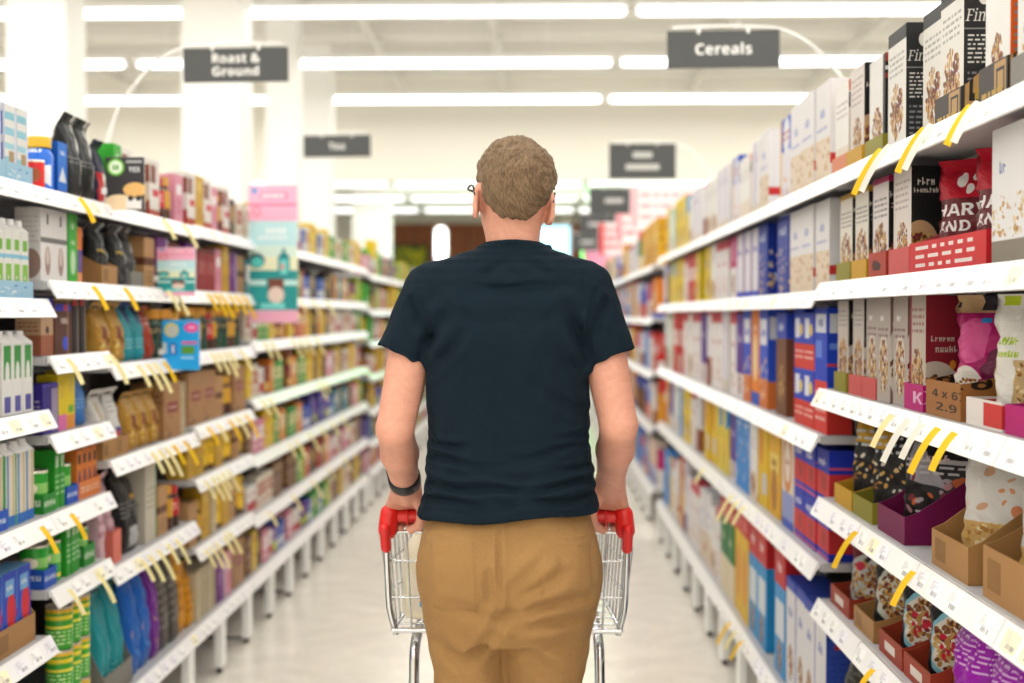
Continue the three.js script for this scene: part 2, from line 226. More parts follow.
design('wgp', K.p, [0.17, 0.26, 0.09], 'frosted white granola pouch with lime lettering', '#ece8e2|b .5 1 #c9ac7c|p .05 .5 .95 .98 120 #b98645 #d9b06a #8a5a2a #e8cf9a #f0e0bc|r .1 .1 .34 .98 #f2efe9|w 4 .26 .36 .1 #a8c81e|w 5 .26 .46 .07 #a8c81e|r .1 .03 .3 .1 #c3d82a||#ece8e2|b .55 1 #c9ac7c|l .2 .5 #c9ac7c 4');
design('wbp', K.p, [0.17, 0.25, 0.09], 'white and blue granola pouch with raisins', '#eceaf0|d 0 0 .5 1 #5a78c0 0 1|d .1 0 .6 1 #f2f0f4 .05 1|p .35 .45 1 .98 90 #9a6a34 #c69a5a #6b3d1d #d9b06a #2a2440|w 6 .3 .3 .09 #4a60b0||#eceaf0|l .2 .6 #5a78c0 5');
design('bkp', K.p, [0.17, 0.25, 0.10], 'black muesli pouch with gold fruit photo', '#242223|r .1 .02 .6 .12 #d4d0ca|r .1 .12 .45 .34 #d9a62a|p .1 .45 .9 .75 26 #e0b060 #f0d090 #b07030 #f4ead8|l .2 .4 #ddd 3||#242223|l .2 .7 #d4d0ca 8');
design('bks', K.p, [0.20, 0.28, 0.12], 'glossy black muesli pouch with silver label', '#1c1b1d|d .1 0 .7 .55 #a8a4ac .2 .5|r .5 .3 .9 .34 #c8c0c4|w 6 .45 .3 .09 #e8c8d4|p .2 .45 .9 .75 18 #c08a90 #7a2a30 #b0a0a8 #d06020|r .3 .75 .6 .77 #d8d4d8|r .12 .9 .2 .94 #e81e8c|l .3 .45 #cfc8cf 3||#1c1b1d|l .15 .75 #a8a4ac 9');
design('wpb', K.p, [0.20, 0.29, 0.12], 'crumpled white plastic pouch of golden granola', '#eeebe7|p .1 .1 .9 .5 12 #e8a070 #f4e0d0 #f8f4f0 #e0b090|b .6 1 #d9b070|p .05 .6 .95 .98 140 #e0b860 #c9964a #f0d89a #b98645 #f4e4b8|c .7 .5 .06 #e08a5a .8||#eeebe7|b .62 1 #d9b070|p .05 .62 .95 .98 60 #e0b860 #c9964a #f0d89a');
design('mrp', K.p, [0.19, 0.26, 0.11], 'maroon muesli pouch with big round bowl photo', '#6e1524|c .42 .66 .36 #cfd4d0 .85|g .42 .66 .31 1.2|c .3 .5 .07 #d02040 .7|c .4 .42 .05 #20202a .8|l .12 .3 #d8a0a8 3||#6e1524|l .2 .8 #d8a0a8 7');
design('rbp', K.p, [0.17, 0.22, 0.10], 'black muesli pouch with pale round bowl photo', '#2a2c2a|c .5 .55 .36 #dfe0d4 .85|g .5 .55 .31 1.2|r .1 .04 .9 .1 #3f8a3a||#2a2c2a|l .2 .8 #aaa 6');
design('blb', K.p, [0.17, 0.22, 0.10], 'black muesli pouch with blue rimmed bowl photo', '#222124|c .5 .6 .4 #8fd0e4 .8|c .5 .6 .34 #efe6dc .8|g .5 .6 .32 1.1|p .3 .5 .7 .72 12 #b01030 #d02040|r .08 .1 .4 .2 #d01e2a|r .5 .04 .9 .12 #7cc4dc||#222124|l .2 .8 #aaa 6');
design('pur', K.p, [0.21, 0.26, 0.12], 'bright purple cereal pouch with small round photo', '#a11bb4|l .3 .55 #e3b8ea 6|c .25 .72 .17 #2a1830 .9|g .22 .74 .12|c .35 .62 .05 #b86a2a .7||#a11bb4|l .3 .7 #e3b8ea 6');
design('gbg', K.p, [0.21, 0.27, 0.13], 'charcoal foil cereal pouch with folded seams', '#3a3a37|l .4 .7 #6a6a64 4|r .1 .2 .9 .24 #5a5a54||#3a3a37');
// --- cereal run
const cr = [
  ['nby', 'blue cereal box with yellow stripe and fruit', [0.19, 0.27, 0.07], '#f1ecf4|b 0 .4 #1f57d8|c .6 .22 .3 #f4f4f8 .7|l .16 .3 #c04a3a 2|v 0 .14 #e8b02a|p .2 .7 .9 .95 12 #7ac03a #f0a030 #c89af0||#1f57d8|r .2 .05 .9 .3 #f1ecf4|r .1 .4 .4 .7 #e8b02a|c .7 .55 .3 #1f57d8 .6|c .6 .82 .22 #7ac03a .6|c .3 .9 .16 #c89af0 .6'],
  ['wgr', 'white cereal box with faint wheat photo', [0.19, 0.28, 0.07], '#f4f1f3|b .55 1 #efdcc6|p .05 .55 .95 .95 40 #e8c8a0 #d9b06a #f4e6d0 #c89a6a|w 3 .5 .3 .14 #8a98d8|l .42 .5 #a9b2e0 1||#f4f1f3|v .86 1 #8a98d8|b .72 .82 #d8343a'],
  ['bli', 'navy cereal box with stacked biscuit photo', [0.2, 0.27, 0.075], '#1a3aa8|p .1 .4 .9 .95 36 #e8c890 #d8a860 #f4e6c8 #b98645 #f0d8b0|w 5 .5 .2 .16 #e8eefc||#1a3aa8|l .05 .32 #1a3aa8 3|p .08 .38 .92 .62 16 #e8c890 #d8a860 #f4e6c8|r .3 .68 .8 .78 #b8c8f0|p .08 .7 .92 .95 22 #d8a860 #e8c890 #b98645'],
  ['pru', 'white and purple cereal box with crimson edge', [0.18, 0.26, 0.065], '#efeaf4|b .9 1 #2a49d0|v 0 .1 #6a48c0|w 6 .5 .3 .13 #6a58c8||#8a1238|b 0 .25 #2a49d0|b .92 1 #2a49d0'],
  ['mgt', 'magenta topped white cereal box', [0.18, 0.25, 0.065], '#f3efee|b 0 .5 #c8206c|l .1 .4 #f0b0d0 4|g .5 .75 .25||#f3efee|b 0 .5 #c8206c|l .55 .9 #bbb 6'],
  ['yel', 'bright yellow cereal box with purple lettering', [0.2, 0.29, 0.075], '#f4d41e|w 5 .5 .28 .13 #5a4ab8|l .36 .42 #8a70c0 1|c .6 .72 .2 #a86a30 .9|c .35 .82 .12 #f4ecc8 .8||#f4d41e|l .2 .8 #f4d41e 8'],
  ['ylb', 'yellow cereal box with sky blue corner', [0.19, 0.27, 0.07], '#f3dc50|r .55 .05 1 .35 #2a9ce0|c .4 .7 .25 #e8b428 .9|l .4 .5 #c0a020 2||#f3dc50|b 0 .3 #2a9ce0'],
  ['wpu', 'white cereal box with thin purple stripe', [0.18, 0.27, 0.065], '#f5f2f5|v .4 .5 #8a5ac8|b .84 1 #e8dccc|l .15 .3 #c8b8d8 3||#f5f2f5|v .3 .45 #8a5ac8'],
  ['wch', 'white cereal box with chocolate photo at its foot', [0.18, 0.26, 0.065], '#f0ecf0|b .62 1 #a85a34|c .5 .78 .2 #6a2e1a .9|w 4 .5 .22 .12 #c8b0c0|b 0 .05 #e0507a||#f0ecf0|b .62 1 #a85a34|l .1 .55 #c8b0c0 6'],
  ['grn', 'white cereal box with green ring lettering', [0.18, 0.27, 0.065], '#f2f5f0|c .5 .4 .4 #57b847 .9|c .5 .4 .33 #f4f6f2 .9|g .5 .82 .2||#f2f5f0|v 0 .25 #57b847'],
  ['rdw', 'red and white cereal box', [0.18, 0.26, 0.065], '#d82a2a|r .15 .3 .85 .55 #f6f0ec|t K .5 .43 .2 #d82a2a|g .5 .8 .2||#d82a2a|l .1 .5 #f4c0b8 6|b .7 1 #f6f0ec'],
  ['wrd', 'white cereal box with a red band', [0.18, 0.27, 0.065], '#f5f0f0|b .02 .16 #d8304a|w 7 .5 .4 .1 #c83a50|p .2 .6 .8 .9 14 #e0b080 #d06070 #f0dcc0||#f5f0f0|b 0 .14 #d8304a|l .3 .85 #f0dcc0 8'],
  ['prp', 'deep purple cereal box with white foot', [0.18, 0.25, 0.065], '#5a2a9a|b .7 1 #efe8f0|w 4 .5 .3 .15 #f0e8f8|g .5 .82 .2||#5a2a9a|b .72 1 #efe8f0'],
  ['org', 'orange cereal box with blue foot', [0.18, 0.27, 0.065], '#f08a24|b .86 1 #2a5ac8|c .5 .5 .28 #f8e0b0 .9|w 5 .5 .2 .12 #fff||#f08a24|l .15 .7 #f08a24 7|b .88 1 #2a5ac8'],
  ['blw', 'blue and white cereal box with orange bowl photo', [0.18, 0.26, 0.07], '#2f56d4|r .1 .1 .9 .36 #eef0f8|b .7 1 #e07a3a|w 6 .5 .24 .12 #3a50c0|p .1 .5 .9 .9 18 #f0d0a0 #e8b070 #fff0d8||#2f56d4|r .1 .08 .9 .3 #eef0f8|b .72 1 #e07a3a'],
  ['brw', 'brown chocolate cereal box with blue top', [0.18, 0.25, 0.065], '#7a4a2e|b 0 .25 #2a4ac0|w 5 .5 .14 .12 #fff|g .5 .7 .3||#7a4a2e|b 0 .25 #2a4ac0|l .4 .8 #7a4a2e 5'],
  ['brs', 'small blue cereal box with red foot', [0.15, 0.125, 0.07], '#2044c8|b .55 1 #e0382c|r .1 .1 .55 .45 #eef0f8|c .7 .3 .16 #f0d060 .7|l .65 .85 #f8d0c8 2||#2044c8|b .55 1 #e0382c|r .15 .12 .7 .4 #eef0f8'],
  ['brt', 'tall blue cereal box with red foot', [0.17, 0.26, 0.07], '#1f46cc|r .08 .05 .92 .2 #e8ecf6|b .58 1 #e43a34|w 5 .5 .12 .1 #2040b0|r .1 .26 .6 .4 #6a90f0|l .65 .92 #f8d8d0 4||#1f46cc|r .1 .28 .9 .33 #6a90f0|b .44 .46 #e43a34|r .1 .05 .9 .2 #e8ecf6|b .66 1 #e43a34'],
  ['blp', 'blue and red foil pack of biscuits', [0.16, 0.15, 0.10], '#2238c0|b .42 .85 #d8343c|w 4 .45 .25 .2 #f0f0fa|c .6 .62 .2 #b03028 .8|b .93 .97 #f05a70||#2238c0|b .42 .85 #d8343c|b .3 .34 #f05a70'],
  ['crm', 'cream cereal box with orange ring and blue foot', [0.2, 0.30, 0.075], '#f0e4d4|c .5 .3 .36 #e08a3a .9|c .5 .3 .24 #f4e8d8 .9|w 4 .5 .3 .1 #a04a20|b .62 .9 #9aa4dc|b .9 1 #3a58c8||#f4e8d8|l .3 .8 #9aa4dc 5'],
  ['orb', 'big amber cereal box with brown print', [0.21, 0.32, 0.08], '#f2b92a|r .1 .3 .9 .5 #f8dc70|c .5 .7 .26 #b87a2a .9|w 4 .5 .4 .14 #8a3a1a||#f2b92a|r .2 .42 .5 .47 #8a3a1a|r .5 .6 .9 .64 #8a3a1a|l .1 .35 #b87a2a 3'],
  ['gol', 'golden yellow cereal box with grey panel', [0.2, 0.31, 0.075], '#f0c61e|r .45 .6 .9 .84 #d4cfd4|c .35 .3 .25 #e89a1e .9|b 0 .08 #e0762a||#f0c61e|l .1 .5 #e89a1e 5|r .2 .6 .8 .8 #d4cfd4'],
  ['sky', 'sky blue cereal box with yellow dots', [0.18, 0.27, 0.065], '#2a8ee4|p .1 .2 .9 .9 14 #f4d030 #fff #f0a030|w 5 .5 .15 .12 #fff||#2a8ee4|l .2 .8 #2a8ee4 6'],
  ['rtb', 'blue cereal box with a red top', [0.19, 0.34, 0.085], '#2a9ae0|b 0 .28 #d2222a|w 4 .5 .14 .12 #fff|r .1 .4 .9 .7 #e4ecf4|g .5 .84 .2||#2a9ae0|b 0 .28 #d2222a|l .34 .5 #2a9ae0 4|r .15 .55 .7 .85 #2a9ae0|r .5 .88 .9 .94 #62b038'],
  ['rty', 'yellow cereal box with a red top', [0.19, 0.34, 0.085], '#f2c52a|b 0 .2 #d62a26|r .2 .05 .8 .16 #e8686a|c .5 .6 .3 #e89a30 .9||#f2c52a|b 0 .2 #d62a26|r .2 .26 .8 .34 #e89a30'],
  ['rtg', 'green cereal box with a red top', [0.19, 0.33, 0.08], '#1c7a3c|b 0 .2 #d22a2a|r .15 .04 .85 .16 #e07a70|w 4 .5 .4 .12 #f4e8c0|b .6 1 #efe0c0||#1c7a3c|b 0 .2 #d22a2a|b .6 1 #efe0c0'],
  ['blx', 'royal blue cereal box with white front', [0.15, 0.29, 0.12], '#efeef2|b 0 .1 #2a4ab8|w 4 .5 .3 .13 #3a58c0|g .5 .75 .25||#2a4ab8|r .06 .16 .94 .8 #3a58c0|r .2 .22 .45 .26 #d03a4a|l .3 .75 #2a4ab8 9'],
  ['puw', 'white cereal box with purple foot and fruit', [0.19, 0.34, 0.075], '#efe9ee|b .74 1 #5a1f78|c .5 .3 .2 #6a4a30 .9|c .4 .6 .16 #d8c02a .7|b 0 .08 #7a1a4a||#efe9ee|b .76 1 #5a1f78|c .5 .32 .2 #6a4a30 .8|c .6 .6 .2 #d8c02a .6'],
  ['yrd', 'orange cereal box with red corner', [0.17, 0.32, 0.07], '#f0a428|r .5 0 1 .3 #d82a30|l .4 .8 #c07818 5||#f0a428|b 0 .3 #d82a30'],
];
for (const [id, desc, size, art] of cr) design(id, K.b, size, desc, art);
// --- milk drinks and chocolate
const mk = [
  ['mst', K.c, 'white milk carton with pale blue stripes', [0.075, 0.215, 0.06], '#f2f1ee|b .1 .2 #8fd0e6|b .3 .4 #9ad6ea|b .5 .58 #a8dcec|b .68 .76 #9ad6ea|r .35 .6 .8 .95 #b89a70|v .82 1 #e4e8f6||#e4e8f6|r .1 .1 .45 .4 #3a62d8|r .1 .5 .45 .9 #4a70e0|r .55 .1 .9 .4 #2a52d0|r .55 .5 .9 .9 #3a62d8'],
  ['mpk', K.c, 'slim white drink carton with pink panels', [0.05, 0.19, 0.05], '#f6f2f2|r .2 .14 .8 .3 #e83a8c|r .15 .5 .85 .92 #e8468c|w 5 .5 .7 .1 #fff|l .32 .44 #c0a0b0 2||#f6f2f2|r .2 .12 .8 .3 #e83a8c|r .2 .5 .8 .92 #e8468c'],
  ['mgn', K.c, 'slim white drink carton with green and blue panels', [0.05, 0.19, 0.05], '#f4f5f0|r .2 .14 .8 .3 #7ac043|r .15 .5 .85 .92 #8cc84a|b .36 .42 #8fd0ee|w 3 .5 .7 .1 #fff||#f4f5f0|r .2 .12 .8 .3 #7ac043|r .2 .5 .8 .92 #8cc84a|b .36 .44 #8fd0ee'],
  ['mgy', K.c, 'grey and white milk carton with green panel', [0.065, 0.2, 0.06], '#efefed|r .15 .04 .85 .5 #3f9a48|c .5 .42 .2 #f4f4f2 .8|r .2 .74 .8 .96 #5a58a8||#efefed|l .28 .34 #444 2|l .38 .44 #444 2|l .5 .9 #b0aeac 8'],
  ['mmg', K.c, 'cream milk carton with magenta letters', [0.065, 0.2, 0.06], '#f4efe2|r .3 .3 .9 .4 #e0208c|r .3 .46 .9 .56 #e0208c|r .3 .64 .9 .74 #e0208c||#f4efe2|w 4 .5 .4 .12 #e0208c|l .6 .9 #f4efe2 5'],
  ['mcb', K.c, 'cream carton with slim blue and green edges', [0.06, 0.2, 0.055], '#f0e6cf|v .1 .3 #3f8ad8|v .7 .85 #c9b98a|b .85 1 #2f78d0||#f0e6cf|v .8 1 #7acb90|l .3 .8 #c9b98a 6'],
  ['bbt', K.s, 'blue and red food box with round picture', [0.09, 0.2, 0.07], '#2a4cc8|c .6 .5 .3 #e02a3a .8|r .2 .1 .8 .3 #7ab8ec|w 5 .5 .2 .1 #fff||#7ab8ec|b .5 .6 #e02a3a'],
  ['wbo', K.s, 'white box with dark bottle drawing', [0.10, 0.215, 0.07], '#f1eeee|r .44 .08 .56 .22 #333|b .4 .47 #777|c .5 .72 .2 #a88a80 1|c .5 .66 .12 #dfd0c8 1||#f1eeee|c .6 .76 .4 #a88a80 .5|l .1 .5 #dfd0c8 6'],
  ['gnb', K.s, 'tall bright green box with white lettering', [0.075, 0.2, 0.06], '#3fb63a|w 3 .5 .18 .15 #f4fbe8|w 5 .5 .42 .1 #f4fbe8|c .5 .7 .26 #c8e8c0 .7||#3fb63a|l .1 .8 #3fb63a 7'],
  ['opb', K.s, 'orange and purple drink box', [0.04, 0.16, 0.06], '#e8782a|b .4 .8 #6a4a9a|b .82 1 #f09a6a||#e8782a|b .4 .8 #6a4a9a'],
  ['prb', K.x, 'brown chocolate box with royal blue top', [0.09, 0.155, 0.07], '#c8a480|b 0 .3 #2a2ec0|b .64 1 #a8644a|c .5 .55 .14 #3a2a2a .5||#c8a480|b 0 .3 #2a2ec0|b .64 1 #a8644a|l .4 .6 #a8644a 3'],
  ['bry', K.x, 'brown coffee box with blue ribbon print', [0.14, 0.155, 0.07], '#5a3424|b 0 .03 #c8b060|r .05 .1 .9 .22 #2a3ad0|c .6 .16 .1 #d8343a .7|t 1883 .55 .4 .14 #f0e8e0|c .6 .8 .16 #3a5ae0 .8|v .72 .76 #c89a7a||#5a3424|b 0 .03 #c8b060|r .05 .1 .9 .22 #2a3ad0'],
  ['blr', K.x, 'tall black coffee box with red cap panel', [0.05, 0.18, 0.07], '#1c1b1d|b 0 .12 #d8343a|v .7 1 #8a7a70||#1c1b1d|d .3 .4 .7 .6 #ccc .3 .42'],
  ['vio', K.x, 'violet chocolate box with lilac window', [0.12, 0.135, 0.07], '#3a2a8c|r .55 .1 .95 .95 #a89ab8|b 0 .06 #5a48c0||#3a2a8c|l .3 .7 #a89ab8 4'],
  ['ylp', K.x, 'yellow drink box with pink foot', [0.07, 0.155, 0.06], '#f4d71e|b .72 1 #f07ac0|c .5 .3 .2 #e8c840 .8|l .1 .2 #c8a810 2||#f4d71e|b .72 1 #f07ac0'],
  ['ylo', K.x, 'yellow drink box with orange foot', [0.07, 0.17, 0.06], '#f5dc28|b .76 1 #f5a344|c .5 .25 .2 #e8cc60 .8|r .2 .6 .8 .72 #6ab840||#f5dc28|b .76 1 #f5a344'],
  ['gst', K.n, 'green drink tin with gold rim', [0.075, 0.11, 0.075], '#2fa236|b .3 .55 #8fd070|c .5 .42 .2 #f4ecd8 .7|b .8 .9 #e8d84a|l .6 .75 #c8ecc0 2'],
  ['gtn', K.n, 'green and yellow drink tin', [0.075, 0.12, 0.075], '#3a9c2e|b 0 .14 #e8b82a|b .44 .5 #f0e04a|l .54 .9 #c8e8a0 4|b .2 .3 #e8d030'],
  ['ost', K.x, 'orange cocoa stick pack', [0.04, 0.14, 0.05], '#f08a3a|r .2 .1 .8 .3 #3a2a22|c .5 .6 .24 #5a3a6a .8||#f08a3a|l .2 .8 #f08a3a 5'],
  ['gsp', K.x, 'tall green stick pack', [0.035, 0.16, 0.06], '#2fa832|r .2 .1 .8 .3 #c8e8c0|l .4 .8 #bfe8b8 4||#2fa832'],
  ['jbl', K.j, 'coffee jar with gold lid and blue label', [0.075, 0.15, 0.075], '#1f6ee0|d .1 .6 .9 .9 #e8f0fa .9 .5|w 4 .5 .25 .14 #fff'],
  ['bxb', K.x, 'blue coffee box with white peak drawing', [0.075, 0.145, 0.06], '#1878e4|d .1 .75 .5 .45 #f0f6fc .9 .75|b .9 1 #0f58b8|w 5 .5 .2 .12 #fff||#0f58b8|l .2 .6 #1878e4 4|r .1 .75 .8 .95 #f0f6fc'],
  ['rcn', K.n, 'small red drink tin', [0.05, 0.08, 0.05], '#d8282a|c .5 .5 .3 #a0522a .8'],
];
for (const [id, k, desc, size, art] of mk) design(id, k, size, desc, art);
// --- coffee
const cf = [
  ['fbk', K.f, 'matt black foil coffee bag with white strip', [0.12, 0.24, 0.075], '#1d1f21|v .74 .86 #e8e6e2|l .5 .6 #888 2||#1d1f21|d .1 .1 .3 .9 #e8e6e2 .35 .9'],
  ['fbl', K.f, 'glossy black foil coffee bag with yellow tie', [0.13, 0.20, 0.08], '#141414|l .2 .3 #555 2|r .2 .44 .6 .47 #e8c020|r .5 .47 .62 .5 #e8c020|v .8 .92 #dfe4e8||#141414|r .2 .4 .8 .43 #e8c020'],
  ['fbn', K.f, 'navy foil coffee bag with red and green flag', [0.1, 0.2, 0.07], '#2a2a44|r .1 .5 .4 .95 #d8343a|r .4 .5 .6 .95 #efefe6|r .6 .5 .9 .95 #3a9a4a||#2a2a44'],
  ['fgd', K.f, 'shiny gold coffee bag', [0.12, 0.19, 0.08], '#c8963a|p .1 .1 .9 .9 14 #e8c060 #9a6a24 #f4dc90 #7a4a18|r .3 .4 .7 .6 #8a4a20||#c8963a|p .1 .1 .9 .9 8 #e8c060 #9a6a24'],
  ['ftl', K.f, 'teal and navy coffee bag', [0.11, 0.19, 0.075], '#1d9aa8|d 0 0 .6 .4 #1a3a78 1 0|l .6 .8 #a0dce4 3||#1d9aa8|d 0 0 1 .4 #1a3a78 1 0'],
  ['fro', K.f, 'rust red coffee bag with green corner', [0.09, 0.18, 0.07], '#b8442a|r .6 .45 1 .55 #7ac043|l .2 .4 #e8b0a0 2||#b8442a|b .5 .6 #7ac043'],
  ['fwr', K.f, 'white coffee bag with red foot', [0.11, 0.21, 0.075], '#eceae6|b .74 1 #c0392b|r .3 .2 .6 .5 #d8c8a8|l .55 .65 #999 2||#eceae6|b .74 1 #c0392b'],
  ['fwb', K.f, 'white coffee bag with blue stamp', [0.11, 0.21, 0.075], '#f0efec|r .4 .6 .8 .92 #3a4ab8|c .5 .75 .14 #e8604a .8|l .2 .4 #bbb 3||#f0efec|r .2 .6 .8 .9 #3a4ab8'],
  ['fbu', K.f, 'plain blue coffee bag', [0.1, 0.2, 0.08], '#3a7cc8|l .5 .7 #8ab8e8 3||#3a7cc8'],
  ['fbg', K.f, 'big black coffee bag with grey label', [0.2, 0.28, 0.11], '#19191b|r .3 .2 .75 .3 #3a3a3c|r .35 .7 .75 .92 #c8c8ca|l .4 .6 #888 4|r .62 .35 .8 .4 #d8a020||#19191b|v .4 1 #c8c8ca'],
  ['fte', K.f, 'tall teal refill bag', [0.13, 0.37, 0.1], '#1fa0ac|l .75 .92 #7cd4dc 4||#1fa0ac'],
  ['fbe', K.f, 'tall royal blue refill bag', [0.12, 0.37, 0.1], '#1a6cd0|p .2 .6 .8 .95 8 #6ab0f0 #e8b0b8 #123e8a||#1a6cd0'],
  ['fpu', K.f, 'tall purple refill bag', [0.1, 0.35, 0.09], '#7a2a9c|p .3 .4 .8 .9 6 #c890d8 #e8c060||#7a2a9c'],
  ['fbr', K.f, 'tall grey brown refill bag', [0.12, 0.35, 0.09], '#5a5450|l .3 .8 #8a827a 6||#5a5450'],
  ['for', K.f, 'tall mustard orange refill bag', [0.09, 0.36, 0.09], '#e8a01e|l .2 .8 #c07a10 5||#e8a01e'],
  ['fpk', K.f, 'pale pink tall pouch', [0.06, 0.28, 0.08], '#e8c0cc|l .2 .7 #c890a0 4||#e8c0cc'],
  ['crg', K.s, 'tall cream box with green side lettering', [0.13, 0.27, 0.09], '#d6cfbe|v .88 .96 #2fa050|l .3 .6 #b0a890 4||#d6cfbe|w 5 .5 .5 .09 #b0a890'],
  ['krb', K.x, 'brown kraft coffee box with maroon label', [0.22, 0.2, 0.12], '#b88a5e|r .2 .36 .8 .54 #8a2a34|w 6 .5 .45 .1 #e8c8b8|p .1 .6 .5 .95 6 #4a3020 #6a4a30||#b88a5e|l .2 .5 #6a4a30 3'],
  ['brx', K.x, 'dark red coffee pod box', [0.14, 0.17, 0.08], '#9a1f26|l .3 .6 #d89090 4|b 0 .1 #6a1218||#9a1f26|l .2 .8 #d89090 6'],
  ['pux', K.x, 'violet coffee pod box with white edge', [0.14, 0.18, 0.08], '#7a2a8c|v .84 1 #e4dcf0|l .3 .6 #b888c8 4||#7a2a8c|l .2 .8 #b888c8 6'],
  ['bkx', K.x, 'black coffee pod box with white print', [0.15, 0.07, 0.09], '#1c1c1e|l .3 .7 #ddd 2||#1c1c1e'],
  ['tnx', K.x, 'tan coffee pod box with brown lettering', [0.12, 0.17, 0.08], '#c89a68|b .4 .55 #6a3a22|l .65 .9 #8a5a38 3||#c89a68|b .4 .55 #6a3a22'],
  ['wrx', K.x, 'white coffee box with red and brown blocks', [0.12, 0.2, 0.08], '#f0ece6|r .1 .1 .6 .4 #8a4a34|r .3 .5 .9 .62 #d8343a|b .85 1 #b8442f||#f0ece6|b .1 .4 #8a4a34|b .7 1 #b8442f'],
  ['jgr', K.j, 'dark green coffee jar with amber lid', [0.08, 0.17, 0.08], '#1e4a3a|b .3 .6 #16382c|l .4 .5 #c8b070 2'],
  ['jbr', K.j, 'brown coffee jar with gold lid', [0.08, 0.16, 0.08], '#4a2a1a|b .3 .7 #c8982e|w 4 .5 .5 .14 #4a1a10'],
  ['jrd', K.j, 'brown coffee jar with red label', [0.078, 0.15, 0.078], '#3a2218|b .3 .72 #b8282e|l .4 .6 #f0d0c0 2'],
  ['jyl', K.j, 'coffee jar with yellow label and lid', [0.085, 0.17, 0.085], '#5a3a18|b .2 .85 #e8be2a|l .4 .6 #8a5a10 2'],
  ['ytn', K.x, 'mustard yellow coffee box', [0.12, 0.2, 0.08], '#dcae34|l .6 .85 #a87a1e 4|r .2 .1 .8 .3 #ecc860||#dcae34|l .2 .8 #a87a1e 6'],
  ['pkb', K.x, 'pink coffee box with white print', [0.11, 0.18, 0.07], '#e89ab0|r .2 .2 .8 .4 #fff|l .5 .8 #b85a78 4||#e89ab0'],
  ['cbk', K.x, 'cream coffee sachet box with brown spine', [0.035, 0.19, 0.09], '#e4d6b4|v 0 .3 #7a5a3a|l .3 .7 #b8a478 4||#e4d6b4|l .2 .8 #b8a478 8'],
];
for (const [id, k, desc, size, art] of cf) design(id, k, size, desc, art);
// --- teas, each its own colours
const teaCols = [['teal', '#1f8aa0', '#eef4e8'], ['violet', '#6a2fa0', '#c8d82a'], ['lime', '#b8cc1e', '#5a2a8c'], ['green', '#3fa24a', '#f4e8b0'], ['red', '#c8242e', '#f4d8b8'], ['crimson', '#8a1a2a', '#e8c060'], ['yellow', '#f0cc1e', '#c8342a'], ['cream', '#efe6d4', '#b8442f'], ['orange', '#e8862a', '#fff0c8'], ['blue', '#2a58c0', '#e8ecf8'], ['brown', '#7a4e30', '#e8d0a0'], ['pink', '#e890a8', '#fff'], ['black', '#262428', '#d8b060'], ['white', '#f2efec', '#c83a4a'], ['indigo', '#3a2f9a', '#d8c8f0'], ['olive', '#8a8a2a', '#f4f0c8']];
teaCols.forEach(([n, a, b], i) => design('t' + i, K.t, [0.09 + (i % 4) * 0.014, [0.16, 0.13, 0.18, 0.15][i % 4], 0.07], `${n} tea box with ${['pale oval panel', 'broad lower band', 'leaf spots', 'square label'][i % 4]}`, [`${a}|c .5 .4 .32 ${b} .8|l .7 .9 ${b} 3`, `${a}|b .55 .9 ${b}|w 3 .5 .3 .2 ${b}`, `${a}|p .1 .4 .9 .95 16 ${b} #ffffff|l .1 .3 ${b} 2`, `${a}|r .15 .2 .85 .6 ${b}|l .3 .5 ${a} 2|l .7 .9 ${b} 2`][i % 4] + `||${a}|l .15 .85 ${b} 6`));
// --- display trays, printed lips
const tr = { plum: '#7d1452', kraft: '#b98a55', brown: '#a8703c', dark: '#3b3530', grey: '#8a8780', olive: '#98902c', gold: '#d9a62a', peach: '#e8906a', brick: '#b8402e', pinkred: '#d85a5a', red: '#d8242c', magenta: '#c01878', lime: '#b8cc22', whitered: '#f0e8e4', rust: '#a83e28', green: '#2f9a3a', blue: '#2a5fd0', orange: '#f08a44', sky: '#a8d4ee', darkgreen: '#1f6a34', lilac: '#b8a8d8', salmon: '#f08070', pinktray: '#f0a8c0' };
const trayWord = { plum: 'dark plum', kraft: 'plain kraft', brown: 'brown kraft', dark: 'dark brown', pinkred: 'pinkish red', whitered: 'white and red', brick: 'brick red', rust: 'rust red', darkgreen: 'dark green', sky: 'pale blue', pinktray: 'pale pink', lilac: 'lilac' };
const lipText = { kraft: '|r .1 .2 .4 .8 #9a7040', brown: '|t 4_x_67 .65 .35 .3 #2a1c10|t 2.9 .6 .7 .3 #2a1c10', dark: '|r .55 .05 .95 .95 #c39a63|r .62 .2 .9 .8 #2c2824|r .66 .28 .86 .72 #c39a63|l .6 .9 #c9a24a 1', red: '|l .1 .9 #f4e8e8 3', whitered: '|r .5 .1 1 .9 #d83a3a', brick: '|c .4 .5 .2 #5a1018 1|c .55 .55 .16 #3a0c14 1', green: '|w 5 .5 .5 .5 #e8f8e0', blue: '|w 5 .5 .5 .4 #e0ecfc', orange: '|l .3 .7 #fbe0c8 2', magenta: '|t K .7 .5 .6 #f0c0dc', rust: '|r .25 .3 .7 .7 #f0e4dc', sky: '|p .1 .1 .9 .9 12 #3a6ad0 #fff #6ac0ec', darkgreen: '|w 4 .6 .5 .5 #d8ecd0' };
for (const k in tr) design('tray_' + k, 'display_tray', [0.3, 0.1, 0.3], `${trayWord[k] || k} card tray`, `${tr[k]}${lipText[k] || ''}||${tr[k]}`);

